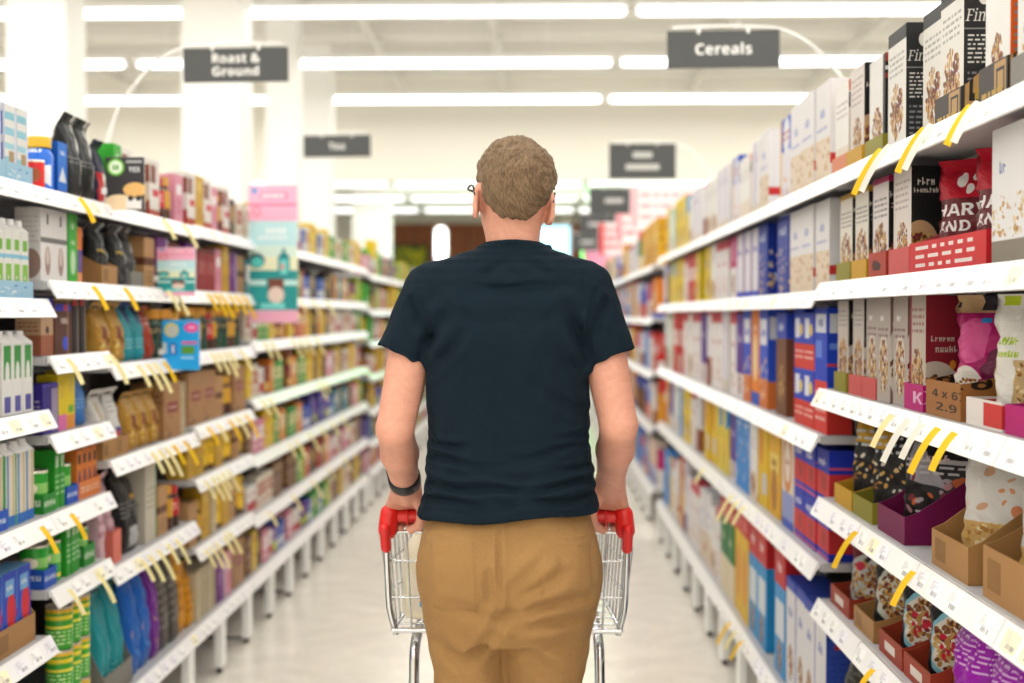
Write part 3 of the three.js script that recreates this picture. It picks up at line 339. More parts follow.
const sheetTex = sheets.map((s) => { const t = canvasTexture(s.c); return t; });
const crinkleMap = noiseTexture(128, (u, v) => 128 + 60 * Math.abs(tileNoise(u, v, 10)) - 50 * Math.abs(tileNoise(u + 0.2, v, 22)) + 15 * tileNoise(u, v, 50), 7);
const PACK = 0xdcdcdc;
const cardMat = sheetTex.map((map) => new THREE.MeshPhysicalMaterial({ map, color: PACK, roughness: 0.5, specularIntensity: 0.42 }));
const foilMat = sheetTex.map((map) => new THREE.MeshPhysicalMaterial({ map, color: PACK, roughness: 0.4, specularIntensity: 0.42, bumpMap: crinkleMap, bumpScale: 0.004 }));
const jarMat = sheetTex.map((map) => new THREE.MeshPhysicalMaterial({ map, roughness: 0.22, specularIntensity: 0.8 }));
const lidMats = { jbl: std(0xe0b428, 0.3), jgr: std(0xe09a28, 0.35), jbr: std(0xc8962a, 0.3), jrd: std(0xb02428, 0.35), jyl: std(0xe8c030, 0.35) };
const rimMat = std(0xd8d4c4, 0.3, { metalness: 0.8 });

function putUV(g, i, d, region, u, v) { // region 0 front, 1 side
  const [x, y, s] = d.cell, e = 0.012; u = Math.min(1 - e, Math.max(e, u)); v = Math.min(1 - e, Math.max(e, v));
  g.attributes.uv.setXY(i, x + s * (region ? 0.66 + 0.34 * u : 0.66 * u), y + s * v);
}
function boxGeo(d, plain) {
  const [w, h, dp] = d.size, list = plain ? [new THREE.BoxGeometry(w, h, dp)] : [new RoundedBoxGeometry(w, h, dp, 1, 0.0018)];
  if (!plain) { const f = new THREE.BoxGeometry(w * 0.99, 0.0012, dp * 0.55); f.translate(0, h / 2 + 0.0002, dp * 0.2); list.push(f); }
  const g = merge(list); g.translate(0, h / 2, 0);
  const p = g.attributes.position, n = g.attributes.normal;
  for (let i = 0; i < p.count; i += 3) {
    const nx = (n.getX(i) + n.getX(i + 1) + n.getX(i + 2)) / 3, ny = (n.getY(i) + n.getY(i + 1) + n.getY(i + 2)) / 3, nz = (n.getZ(i) + n.getZ(i + 1) + n.getZ(i + 2)) / 3;
    for (let k = i; k < i + 3; k++) {
      const x = p.getX(k) / w + 0.5, y = p.getY(k) / h, z = p.getZ(k) / dp + 0.5;
      if (Math.abs(nz) >= Math.abs(nx) && Math.abs(nz) >= Math.abs(ny)) putUV(g, k, d, 0, nz > 0 ? x : 1 - x, y);
      else if (Math.abs(nx) >= Math.abs(ny)) putUV(g, k, d, 1, nx > 0 ? 1 - z : z, y);
      else putUV(g, k, d, 1, x, 0.97 + 0.02 * z);
    }
  }
  return g;
}
// gable carton: box body, sloping shoulders, sealed fin, round cap
function cartonGeo(d) {
  const [w, h, dp] = d.size, g = boxGeo({ ...d, size: [w, h * 0.9, dp] }); return g;
}
// filled bag: lens or gusset cross section that is pinched to a flat seal at the top
function bagGeo(d, { gusset = 0.5, seal = 0.1, crinkle = 0.006, seed = 1, sag = 0.0 }) {
  const [w, h, dp] = d.size, NU = 14, NV = 18, ring = 2 * NU, pos = [], uv = [], idx = [], [cx, cy, s] = d.cell;
  const nz = createNoise3D(rng(seed));
  const add = (u, v, back) => {
    const top = 1 - seal, q = v < top ? v / top : 1, open = v > top ? 0.03 : Math.max(0.03, Math.pow(1 - Math.pow(q, 3.2), 0.8)) * Math.min(1, 0.72 + 3 * q);
    const e = Math.pow(Math.max(0, 1 - Math.pow(Math.abs(u), 2 + gusset * 6)), 0.5), halfW = (w / 2) * (1 - 0.05 * Math.sin(q * Math.PI) * (1 - gusset) - (v < 0.06 ? 0.05 * (1 - v / 0.06) : 0) - 0.05 * gusset * q * q);
    let x = u * halfW, z = (back ? -1 : 1) * (dp / 2) * open * e, y = v * h;
    const a = crinkle * (0.35 + 0.65 * Math.min(1, v * 5)), c1 = nz(x * 22, y * 16, z * 22), c2 = Math.abs(nz(x * 45 + 9, y * 40, z * 30));
    z += a * (c1 * 0.8 - c2) * (v < 0.02 ? 0 : 1); x += a * 0.6 * nz(y * 30, z * 30, 5) * (v < 0.02 ? 0 : 1);
    if (v > top) z += sag * ((v - top) / seal) * dp;
    pos.push(x, Math.max(0, y), z); const U = back ? (1 - u) / 2 : (u + 1) / 2;
    uv.push(cx + s * 0.66 * (0.02 + 0.96 * U), cy + s * (0.015 + 0.97 * v));
  };
  for (let j = 0; j <= NV; j++) { for (let i = 0; i < NU; i++) add(-1 + (2 * i) / NU, j / NV, false); for (let i = 0; i < NU; i++) add(1 - (2 * i) / NU, j / NV, true); }
  for (let j = 0; j < NV; j++) for (let i = 0; i < ring; i++) { const a = j * ring + i, b = j * ring + ((i + 1) % ring); idx.push(a, b, a + ring, b, b + ring, a + ring); }
  for (let i = 1; i < NU; i++) { idx.push(i, ring - i, i + 1 < NU + 1 ? i : i); }
  const c0 = pos.length / 3; pos.push(0, 0.001, 0); uv.push(cx + s * 0.33, cy + s * 0.02);
  for (let i = 0; i < ring; i++) idx.push(c0, (i + 1) % ring, i);
  const g = new THREE.BufferGeometry(); g.setAttribute('position', new THREE.Float32BufferAttribute(pos, 3)); g.setAttribute('uv', new THREE.Float32BufferAttribute(uv, 2)); g.setIndex(idx); g.computeVertexNormals(); return g;
}
function latheGeo(d, prof) { const g = new THREE.LatheGeometry(prof.map(([r, y]) => new THREE.Vector2(r, y)), 20), [cx, cy, s] = d.cell, uv = g.attributes.uv, p = g.attributes.position, h = d.size[1]; for (let i = 0; i < uv.count; i++) uv.setXY(i, cx + s * 0.66 * (0.02 + 0.96 * ((uv.getX(i) * 2) % 1.0001)), cy + s * Math.min(0.98, Math.max(0.02, p.getY(i) / h))); return g; }
function prism(pts, t) { // outline in x/y, extruded t along z about 0
  const s = new THREE.Shape(pts.map(([x, y]) => new THREE.Vector2(x, y))), g = new THREE.ExtrudeGeometry(s, { depth: t, bevelEnabled: false }); g.translate(0, 0, -t / 2); return g;
}
const protos = {};
function product(id) { // a fresh object for one pack, its base centre at the origin, front towards +z
  const d = DES[id], [w, h, dp] = d.size;
  if (!protos[id]) {
    let o;
    if (d.kind === 'drink_carton') {
      o = new THREE.Group(); part('body', cartonGeo(d), cardMat[d.sheet], o);
      part('shoulder', (() => { const g = prism([[-dp / 2, h * 0.9], [dp / 2, h * 0.9], [0.003, h], [-0.003, h]], w * 0.98); g.rotateY(Math.PI / 2); return g; })(), M.white, o);
      part('cap', (() => { const g = new THREE.CylinderGeometry(0.012, 0.013, 0.016, 12); g.translate(0, h + 0.001, dp * 0.08); return g; })(), M.rail, o);
    } else if (d.kind === 'cereal_pouch') o = new THREE.Mesh(bagGeo(d, { gusset: 0.12, seal: 0.1, crinkle: 0.009, seed: w * 999 + h * 77 }), foilMat[d.sheet]);
    else if (d.kind === 'coffee_bag') {
      o = new THREE.Group(); part('bag', bagGeo(d, { gusset: 0.6, seal: 0.12, crinkle: 0.006, seed: w * 555 + h * 99, sag: 0.25 }), foilMat[d.sheet], o);
      part('clip', rbox(-w * 0.3, w * 0.3, h * 0.9, h * 0.925, dp * 0.02, dp * 0.1, 0.001), M.dark, o);
    } else if (d.kind === 'coffee_jar') {
      o = new THREE.Group(); const r = w / 2;
      part('body', latheGeo(d, [[0, 0], [r * 0.9, 0], [r, 0.006], [r, h * 0.66], [r * 0.8, h * 0.76], [r * 0.74, h * 0.8], [0, h * 0.8]]), jarMat[d.sheet], o);
      part('lid', new THREE.LatheGeometry([[0, h * 0.8], [r * 0.84, h * 0.8], [r * 0.86, h * 0.81], [r * 0.86, h * 0.985], [r * 0.8, h], [0, h]].map(([a, b]) => new THREE.Vector2(a, b)), 20), lidMats[id], o);
    } else if (d.kind === 'drink_tin') {
      o = new THREE.Group(); const r = w / 2;
      part('body', latheGeo(d, [[0, 0], [r * 0.97, 0], [r, 0.004], [r, h - 0.004], [r * 0.97, h - 0.002]]), jarMat[d.sheet], o);
      part('rim', new THREE.LatheGeometry([[0, h - 0.006], [r * 0.94, h - 0.006], [r * 0.95, h], [r * 1.01, h], [r * 1.01, h - 0.006]].map(([a, b]) => new THREE.Vector2(a, b)), 20), rimMat, o);
    } else o = new THREE.Mesh(boxGeo(d), cardMat[d.sheet]);
    o.name = d.kind; shade(o); protos[id] = o;
  }
  const c = protos[id].clone(); c.name = numbered(d.kind); return c;
}
// open display tray: back wall, floor, sloping cheeks, low printed lip; kraft liner inside
const trayCache = {};
function tray(id, w, dp, lip, back) {
  const key = [id, w.toFixed(3), dp.toFixed(3), lip, back].join(), d = DES['tray_' + id];
  if (!trayCache[key]) {
    const o = new THREE.Group(), t = 0.003, cheek = (x) => { const g = prism([[-dp / 2, 0], [dp / 2, 0], [dp / 2, lip], [dp * 0.42, lip + (back - lip) * 0.06], [-dp * 0.3, back], [-dp / 2, back]].map(([a, b]) => [-a, b]), t); g.rotateY(Math.PI / 2); g.translate(x, 0, 0); return g; };
    const skin = (g, reg) => { const p = g.attributes.position, n = g.attributes.normal; for (let i = 0; i < p.count; i++) { const side = Math.abs(n.getX(i)) > 0.7; putUV(g, i, d, 0, side ? p.getZ(i) / dp + 0.5 : p.getX(i) / w + 0.5, p.getY(i) / Math.max(lip, side ? back : lip)); } return g; };
    const nonIdx = (g) => (g.index ? g.toNonIndexed() : g);
    for (const s of [-1, 1]) { part('cheek', skin(nonIdx(cheek(s * (w / 2 - t / 2)))), cardMat[d.sheet], o); }
    part('lip', skin(nonIdx(box(-w / 2 + t, w / 2 - t, 0, lip, dp / 2 - t, dp / 2))), cardMat[d.sheet], o);
    part('back_wall', box(-w / 2 + t, w / 2 - t, 0, back, -dp / 2, -dp / 2 + t), M.kraft, o);
    part('liner', merge([box(-w / 2 + t, w / 2 - t, 0, 0.002, -dp / 2 + t, dp / 2 - t), box(-w / 2 + t, w / 2 - t, 0.002, lip - 0.001, dp / 2 - 1.6 * t, dp / 2 - t)]), M.kraft, o);
    shade(o); trayCache[key] = o;
  }
  const c = trayCache[key].clone(); c.name = numbered('display_tray'); return c;
}
// ------------------------------------------------------------------ shelving: each bay a thing, its shelves parts, rails and tickets on them sub-parts
const FRONT = { R: 0.763, L: -1.3 }, DEPTH = 0.43;
const ticketArt = [0, 1, 2, 3].map((k) => { const rr = rng(90 + k); return std(0xffffff, 0.5, { map: canvasTexture(canvas(64, 48, (g) => { g.fillStyle = ['#fbfbfa', '#f4f2fa', '#fafaf6', '#fff6d0'][k]; g.fillRect(0, 0, 64, 48); g.fillStyle = '#b4b4ba'; for (let i = 0; i < 5; i++) g.fillRect(5, 6 + i * 5, 16 + rr() * 22, 2); g.fillStyle = '#8a8a92'; for (let i = 0; i < 4; i++) g.fillRect(22 + i * 9, 30, 3 + rr() * 4, 12); })) }); });
const shelfMat = std(0xb6b6b9, 0.5), panelMat = std(0x525254, 0.6), footMat = std(0x222326, 0.6);
const railLip = (n) => { // rail section seen along the shelf: board edge, sloping ticket face, lower lip
  const s = new THREE.Shape([[0, 0], [-0.006, 0.002], [-0.03, -0.045], [-0.026, -0.047], [-0.004, -0.012], [0, -0.02]].map(([x, y]) => new THREE.Vector2(x, y)));
  const g = new THREE.ExtrudeGeometry(s, { depth: n, bevelEnabled: false }); return g;
};
const railCache = {};
function bay(side, z0, z1, levels, label, opt = {}) {
  const o = thing('shelving_bay', label, 'shelving', side === 'R' ? 'white shelving bays of the cereal side' : 'white shelving bays of the coffee and tea side');
  const L = z1 - z0, cx = FRONT[side], sg = side === 'R' ? 1 : -1;
  o.position.set(cx, 0, -(z0 + z1) / 2); // local +x runs into the shelf for both sides once mirrored by sg
  const X = (v) => sg * v, lo = -L / 2, hi = L / 2, top = levels[0];
  part('back_panel', box(X(DEPTH), X(DEPTH + 0.03), 0.1, top + 0.06, lo, hi), panelMat, o);
  for (const z of [lo + 0.02, hi - 0.02]) part('upright', box(X(DEPTH - 0.03), X(DEPTH), 0.02, top + 0.06, z - 0.018, z + 0.018), M.shelf, o);
  levels.forEach((y, i) => {
    const s = part('shelf', merge([rbox(X(0.004), X(DEPTH - 0.032), y - 0.024, y, lo + 0.003, hi - 0.003, 0.003), rbox(X(0.16), X(0.18), y - 0.034, y - 0.022, lo + 0.01, hi - 0.01, 0.003)]), shelfMat, o);
    const n = Math.max(1, Math.round(L / 0.5)), seg = L / n;
    for (let k = 0; k < n; k++) {
      const key = seg.toFixed(4) + side; railCache[key] ??= (() => { const g = railLip(seg - 0.006); if (side === 'L') { g.scale(-1, 1, 1); const ix = g.toNonIndexed ? g : g, p = ix.attributes.position; for (let q = 0; q < p.count; q += 3) { for (const a of ['position', 'normal', 'uv']) { const A = ix.attributes[a], m = A.itemSize; for (let e = 0; e < m; e++) { const t = A.array[(q + 1) * m + e]; A.array[(q + 1) * m + e] = A.array[(q + 2) * m + e]; A.array[(q + 2) * m + e] = t; } } } } return g; })();
      const r = part('price_rail', railCache[key], M.rail, s); r.position.set(0, y, lo + k * seg + 0.003);
      if (opt.tickets) for (let q = 0; q < Math.floor(seg / 0.1); q++) if (R() < 0.86) {
        const tk = part('price_ticket', ticketGeo, ticketArt[Math.floor(R() * 3.4)], s);
        tk.position.set(X(-0.0189), y - 0.0225, lo + k * seg + 0.05 + q * 0.1 + (R() - 0.5) * 0.03); tk.rotation.set(0, -sg * Math.PI / 2, 0); tk.rotateX(-0.47);
      }
    }
  });
  const yb = levels[levels.length - 1];
  for (let z = lo + 0.12; z < hi; z += 0.5) {
    const leg = part('leg', rbox(X(-0.026), X(0.012), 0.024, yb - 0.03, z - 0.035, z + 0.035, 0.008), M.white, o);
    const f = new THREE.CylinderGeometry(0.008, 0.012, 0.026, 8); f.translate(X(-0.004), 0.013, z); part('foot', f, footMat, leg);
  }
  part('floor_bar', merge([rod([X(0.0), 0.02, lo + 0.12], [X(0.4), 0.02, lo + 0.1], 0.006), rod([X(0.4), 0.02, lo], [X(0.4), 0.02, hi], 0.006)]), footMat, o);
  part('base_board', box(X(DEPTH - 0.06), X(DEPTH - 0.045), 0.02, yb - 0.024, lo, hi), M.dark, o);
  return shade(o);
}
const ticketGeo = new RoundedBoxGeometry(0.066, 0.036, 0.0012, 1, 0.0005);
const LV = {
  R1: [1.805, 1.525, 1.24, 0.944, 0.667, 0.4, 0.16], R2: [1.805, 1.505, 1.11, 0.76, 0.26], RF: [1.78, 1.42, 1.05, 0.68, 0.26],
  L0: [1.77, 1.48, 1.19, 0.91, 0.595, 0.26], L1: [1.77, 1.53, 1.33, 1.12, 0.91, 0.71, 0.26], L2: [1.77, 1.53, 1.29, 1.0, 0.67, 0.26], L3: [1.775, 1.53, 1.30, 1.02, 0.82, 0.56, 0.26], L4: [1.785, 1.53, 1.32, 1.06, 0.80, 0.53, 0.26], LF: [1.75, 1.48, 1.24, 0.98, 0.72, 0.48, 0.26],
};
const ORD = ['top', 'second', 'third', 'fourth', 'fifth', 'sixth', 'lowest'];
const shelfWord = (levels, i) => (i === levels.length - 1 ? 'lowest' : ORD[i]) + ' shelf';

// ------------------------------------------------------------------ putting packs on shelves
const stock = [];
function put(side, o, z, y, d, back, turn = 0) {
  const sg = side === 'R' ? 1 : -1;
  o.position.set(FRONT[side] + sg * (0.006 + back + d / 2), y + 0.0006, -z);
  o.rotation.y = -sg * Math.PI / 2 + turn; scene.add(o); return o;
}
function named(o, d, where) { o.userData = { label: `${d.desc} on ${where}`, category: CAT[d.kind], group: `${d.desc} on ${where}` }; return o; }
// tokens, near to far: id*count^stack+setback, ~gap, @z, [tray:id*count/depth/lip/back]
function fill(side, levels, i, where, z, text, zEnd = 1e9, tall = 1) {
  const y = levels[i], room = (i ? levels[i - 1] - 0.036 : 9) - y, at = `${shelfWord(levels, i)}, ${where.replace('the ', '')}`, turned = side === 'R' ? 0.72 : 0;
  for (const tok of text.trim().split(/\s+/)) {
    if (tok[0] === '~') { z += +tok.slice(1); continue; }
    if (tok[0] === '@') { z = +tok.slice(1); continue; }
    if (z > zEnd - 0.03) break;
    let m;
    if ((m = /^\[(\w+):(\w+)(?:\*(\d+))?(?:\+([.\d]+))?(?:\/([.\d]+))?(?:\/([.\d]+))?(?:\/([.\d]+))?\]$/.exec(tok))) {
      const [, tid, id, n = 1, sb = 0.012, dp, lip = 0.05, bk = 0.12] = m, d = DES[id], tn = d.kind === 'cereal_pouch' ? turned : 0, h = d.size[1], w = d.size[0] * Math.cos(tn) + d.size[2] * 0.8 * Math.sin(tn), q = d.size[0] * Math.sin(tn) + d.size[2] * Math.cos(tn), depth = Math.max(+(dp || 0), q + 0.025), W = n * (w + 0.004) + 0.014, td = DES['tray_' + tid];
      if (z + W > zEnd) break;
      const t = tray(tid, W, depth, Math.min(+lip, room * 0.8), Math.min(+bk, room * 0.92));
      const says = (s) => `${td.desc.replace(' card', '')} of ${s}, ${at}`, full = says(d.desc), lab = full.split(' ').length > 15 ? says(d.desc.split(' with ')[0]) : full;
      t.userData = { label: lab, category: 'display tray', group: lab };
      put(side, t, z + W / 2, y, depth, +sb);
      const sy = Math.min(1, (room - 0.012) / h);
      for (let r = 0; r < (depth > 1.9 * q + 0.02 ? 2 : 1); r++) for (let k = 0; k < n; k++) { const o = named(product(id), d, at); put(side, o, z + 0.008 + (k + 0.5) * (w + 0.004), y + 0.0028, q, +sb + (d.kind === 'coffee_bag' ? 0.015 : 0.008) + r * (q + 0.008), tn + (R() - 0.5) * 0.02); o.scale.y = sy * (0.985 + 0.015 * R()); }
      z += W + 0.004; continue;
    }
    m = /^(\w+?)(?:\*(\d+))?(?:\^(\d+))?(?:\+([.\d]+))?$/.exec(tok);
    const [, id, n = 1, st = 1, sb = 0.0] = m, d = DES[id]; if (!d) throw new Error('no design ' + tok);
    const [w, h, q] = d.size;
    for (let k = 0; k < n; k++) {
      if (z + w > zEnd) { z = zEnd; break; }
      const jit = R() * 0.008, s1 = Math.min(tall, (room - 0.01) / (h * st));
      for (let c = 0; c < st; c++) { const o = named(product(id), d, at); const rnd = d.kind === 'coffee_jar' || d.kind === 'drink_tin'; put(side, o, z + w / 2, y + c * (h * s1 + 0.0015), q, 0.012 + +sb + jit, rnd ? 0 : (R() - 0.5) * 0.012); o.scale.y = s1; }
      z += w + 0.004 + R() * 0.002;
    }
  }
  return z;
}
const bayWord = {};
// cereal side
bay('R', 1.72, 3.72, LV.R1, 'white shelving bay stocked with muesli pouches in card trays', { tickets: true });
['first', 'second', 'third', 'fourth', 'fifth'].forEach((n, k) => bay('R', 3.72 + k, 4.72 + k, LV.R2, `white shelving bay of cereal boxes, ${n} after the muesli bay`, { tickets: k < 2 }));
for (let k = 0; k < 6; k++) bay('R', 9.2 + k * 2, 11.2 + k * 2, LV.RF, `white cereal shelving bay ${['at', 'one past', 'two past', 'three past', 'four past', 'five past'][k]} the first pink header board`);
bay('L', 2.55, 3.55, LV.L0, 'white shelving bay stocked with milk and drink cartons', { tickets: true });
bay('L', 3.55, 4.05, LV.L1, 'narrow white shelving bay of hot chocolate boxes and tins', { tickets: true });
bay('L', 4.05, 5.05, LV.L2, 'white shelving bay of black and teal coffee bags', { tickets: true });
bay('L', 5.05, 6.05, LV.L3, 'white shelving bay of coffee jars before the tall pink banner', { tickets: true });
['first', 'second', 'third', 'fourth'].forEach((n, k) => bay('L', 6.05 + k, 7.05 + k, LV.L4, `white shelving bay of tea boxes, ${n} past the tall pink banner`));
for (let k = 0; k < 5; k++) bay('L', 10.2 + k * 2.2, 12.4 + k * 2.2, LV.LF, `white tea shelving bay ${['at', 'one past', 'two past', 'three past', 'four past'][k]} the end of the Tea sign run`);

// --- muesli bay
const mu = 'the muesli bay', F1 = (i, s, z0 = 2.1) => fill('R', LV.R1, i, mu, z0, s, 3.715);
F1(0, '@2.14 [grey:cwg/.1/.06/.08] ~.012 [dark:cwo/.1/.07/.1] ~.1 [dark:fin*1/.16/.06/.17] ~.03 fin+.02 ~.05 fin ~.02 [olive:blk/.1/.05/.06] ~.03 [gold:bgb/.1/.05/.06] [peach:wor/.1/.05/.06]');
F1(1, '@2.2 wlu ~.012 [red:red*2/.25/.065/.09] [pinkred:bgb*1/.09/.06/.09] ~.02 [brick:bgr*1/.09/.06/.1] ~.02 [gold:bga*1/.09/.05/.07] ~.01 [olive:bga*1/.09/.05/.07]');
F1(2, '@2.11 [magenta:wbp*1/.13/.05/.06] ~.012 [whitered:wgp*1/.13/.05/.05] ~.03 [brown:mag*1/.18/.07/.11] ~.02 [magenta:mar*1/.12/.055/.06] wbr*2 [pinkred:wbr*1/.1/.05/.06] [pinkred:blg*1/.1/.05/.06] ~.03 [olive:blg/.1/.05/.06]');
F1(3, '@2.18 [kraft:wpb*1/.34/.09/.25] ~.08 [kraft:wpb*1/.3/.07/.25] ~.2 [plum:bks*1/.36/.06/.25] ~.05 [olive:bkp*1/.13/.05/.1] ~.01 [gold:bkp*1/.13/.05/.1]');
F1(4, '@2.26 pur ~.01 pur ~.03 [rust:blb*1/.24/.05/.13] ~.012 [rust:blb*1/.22/.05/.12] ~.05 [kraft:rbp*1/.2/.05/.1] ~.05 [rust:mrp*1/.14/.05/.07]');
F1(5, '@2.9 gbg ~.03 gbg ~.03 gbg');
// --- cereal run past the muesli bay: five bays with the same shelf heights
const runs = [
  'wgr*3 nby ~.02 wgr wpu wor*2 nby wpu*2 wht*2 wch ~.02 wpu*2 wht ylb yel*2 ~.02 grn*2 yel*2 wpu wrd*2 ylb mgt wch wrd*2 grn*2 wht*2 yel wgr',
  'wgr*3 bli*2 pru*3 mgt wrd*2 wht ~.06 yel*2 rdw*2 wrd yel*2 ylb*2 brw pru wrd*2 yel*2 grn wch*2 rdw wpu ylb*2 wht prp',
  'brt brs^2 brs^2 brt+.03 brw blw org blw prp wrd wpu*1 wrd*2 wch prp wrd*2 wht wrd rdw*2 rdw grn*2 wch wpu yel wht wrd prp mgt grn wrd',
  'blp^2 blp^2 blp^2 crm ~.06 orb ~.05 gol wht sky*2 prp ylb*2 gol*2 wch wrd yel*2 sky grn wpu prp gol rdw wrd ylb*2 org',
  'blx*4 rtb*3 rty*2 rtg*2 wrd wht wgr*2 wrd*2 wpu puw yrd wgr wrd ylb sky*2 yel*2 grn mgt prp wch yel*2 wrd gol',
];
const cb = ['first', 'second', 'third', 'fourth', 'fifth'].map((n) => `the ${n} cereal bay`);
runs.forEach((s, i) => {
  const toks = s.split(' '); let z = 3.735, b = 0;
  for (const t of toks) {
    const m = /^(\w+?)\*(\d+)(.*)$/.exec(t), list = m ? Array(+m[2]).fill(m[1] + m[3]) : [t];
    for (const u of list) { if (b > 4) break; const w = u[0] === '~' ? 0 : DES[/^\w+/.exec(u)[0]].size[0]; if (z + w > 4.715 + b) { b++; z = 3.735 + b; } if (b > 4) break; z = fill('R', LV.R2, i, cb[b], z, u, 4.72 + b, [1, 1.06, 1.34, 1.1, 1.2][i]); }
  }
});
// --- milk drinks, hot chocolate, coffee
const F0 = (i, s) => fill('L', LV.L0, i, 'the milk drinks bay', 3.0, s, 3.545);
F0(0, '@2.57 [sky:mst*3/.09/.05/.06] [sky:mst*3/.09/.05/.06] [sky:mst*3/.09/.05/.06] [sky:mst*2/.09/.05/.06]');
F0(1, '@2.58 mpk*7 ~.02 [sky:mpk*5/.08/.045/.05] [sky:mgn*4/.08/.045/.05]');
F0(2, '@2.58 mgy*3 mmg*4 ~.02 mmg*2 mmg mgy*4');
F0(3, '@2.58 mcb*6 ~.02 mcb*3 [blue:mcb*2/.1/.05/.06] mcb*3');
F0(4, '@2.6 bbt*4 ~.03 bbt*2 ~.01 [kraft:bbt*3/.1/.07/.2]');
const FH = (i, s, z0 = 3.57) => fill('L', LV.L1, i, 'the hot chocolate bay', z0, s, 4.04);
fill('L', LV.L0, 5, 'the milk drinks bay', 2.6, 'mst*5 ~.03 mgy*6', 3.545);
FH(0, 'rcn jbl bxb ~.01 fbk fbk');
FH(1, 'wbo wbo gnb opb ~.01 [kraft:fbl/.1/.06/.1]');
FH(2, 'prb bry*1 ~.01 blr blr ~.01 fgd');
FH(3, 'vio ylp*1 ylo*1 ~.01 fbu fwr+.01');
FH(4, '[green:gst/.1/.05/.06] gsp*2 [blue:gst/.1/.05/.06] [orange:ost*4/.09/.05/.06]');
FH(5, '[blue:gst*1/.1/.05/.06] gst gsp*3 ~.02 [green:gst*1/.12/.06/.08]');
FH(6, '[darkgreen:gtn*2/.1/.07/.08] gtn^3 gtn^3 gtn^3');
const FC = (i, s) => fill('L', LV.L2, i, 'the coffee bag bay', 4.06, s, 5.045);
FC(0, '~.01 fbn ~.01 gnb [kraft:wrx/.1/.05/.18] jbr jbr ~.01 wrx*1 jrd jbr ~.02 pkb wrx ytn ~.02');
FC(1, '[kraft:fbl/.1/.06/.1] fbl [grey:fbk/.1/.05/.06] ~.02 tnx ~.03 pux brx ~.01 [red:pkb/.09/.06/.07]');
FC(2, 'fgd*1 fgd ~.01 ftl*1 ftl fro ~.01 jgr*2 jgr jbr jbr');
FC(3, '[kraft:fwr*1/.14/.06/.08] [kraft:fwb*1/.125/.06/.08] ~.01 fgd*2 fgd ~.02 krb ~.01 cbk*4');
FC(4, 'fpk ~.03 [salmon:fpk/.11/.1/.12] ~.05 fbg ~.02 crg ~.02 tnx jbr jrd');
FC(5, '[grey:fte*2/.14/.08/.3] fbe fbe fpu fbr*1 fbr for');
const FJ = (i, s) => fill('L', LV.L3, i, 'the coffee jar bay', 5.06, s, 6.045);
FJ(0, 'wrx ytn wrx pkb jbr ~.02 wrx t12 t7 jrd t4 wrx t7');
FJ(1, 'pux*1 ~.01 brx brx pkb ytn pux ~.01 tnx wrx t13');
FJ(2, 'jgr*2 jbr jgr jrd jbr jgr*2 jbr*2 jgr');
FJ(3, 'krb krb tnx*1 jbr jbr krb tnx');
FJ(4, 'ytn ytn jyl*2 ytn jyl jyl tnx jyl');
FJ(5, 'tnx jbr ytn cbk*3 jyl ytn tnx jbr jyl jyl');
FJ(6, 'for cbk*8 ~.02 pux pkb ~.03 krb jbr*2 jrd jyl');
const tb = ['first', 'second', 'third', 'fourth'].map((n) => `the ${n} tea bay`), tr2 = rng(41);
const teaSeq = [[7, 6, 4, 12, 10, 13, 9, 7, 6, 3], [0, 5, 1, 2, 3, 4, 9, 12, 10, 8], [7, 13, 3, 6, 5, 4, 8, 6, 12, 7], [6, 7, 13, 5, 8, 3, 6, 10, 11, 7], [10, 11, 6, 3, 8, 9, 14, 1, 9, 0], [13, 7, 7, 10, 3, 2, 4, 12, 8, 11], [10, 6, 12, 11, 13, 1, 9, 3, 2, 7]];
for (let b = 0; b < 4; b++) LV.L4.forEach((_, i) => {
  let z = 6.06 + b, k = 0;
  while (z < 6.95 + b && k < 8) { const id = 't' + teaSeq[i][(k + b * 3) % 10], n = 1 + Math.floor(tr2() * 2); z = fill('L', LV.L4, i, tb[b], z, `${id}*${n}${tr2() < 0.18 && DES[id].size[1] < 0.14 ? '^2' : ''}`, 7.045 + b); k++; if (tr2() < 0.15) z += 0.03; }
});
// --- beyond about ten metres the packs are a pixel or two: one joined object for each side
function farStock(name, label, category, side, levels, z0, z1, ids, seed) {
  const rr = rng(seed), by = sheets.map(() => []), sg = side === 'R' ? 1 : -1;
  levels.forEach((y, i) => {
    const room = (i ? levels[i - 1] - 0.03 : 2.2) - y, skip = side === 'R' && !i ? [11, 12.6, 14.2, 18.6] : [];
    for (let z = z0 + 0.03; z < z1 - 0.2;) {
      const hit = skip.find((s) => z < s + 0.03 && z + 0.66 > s - 0.03); if (hit && z < hit + 0.03) { z = hit + 0.04; continue; }
      const d = DES[ids[Math.floor(rr() * ids.length)]], [w, h, q] = d.size, n = 1 + Math.floor(rr() * 3), st = room > 2.1 * h && i ? 2 : 1;
      for (let k = 0; k < n * st; k++) {
        const g = boxGeo(d, true), s = Math.min(1, (room - 0.01) / (h * st)); g.scale(1, s, 1); g.rotateY(-sg * Math.PI / 2);
        g.translate(FRONT[side] + sg * (0.02 + q / 2 + rr() * 0.02), y + 0.001 + (k % st) * h * s, -(z + (Math.floor(k / st) + 0.5) * (w + 0.004))); by[d.sheet].push(g);
      }
      z += n * (w + 0.004) + (rr() < 0.12 ? 0.08 : 0.003);
    }
  });
  const used = by.map((l, i) => [l, i]).filter(([l]) => l.length), g = mergeGeometries(used.map(([l]) => merge(l)), true), m = new THREE.Mesh(g, used.map(([, i]) => cardMat[i]));
  m.name = name; m.userData = { label, category, kind: 'stuff' }; m.castShadow = m.receiveShadow = true; scene.add(m);
}
farStock('distant_cereal_packs', 'mixed cereal packs on the shelves past the pink header boards', 'cereal packs', 'R', LV.RF, 9.2, 21.2, cr.map((c) => c[0]), 5);
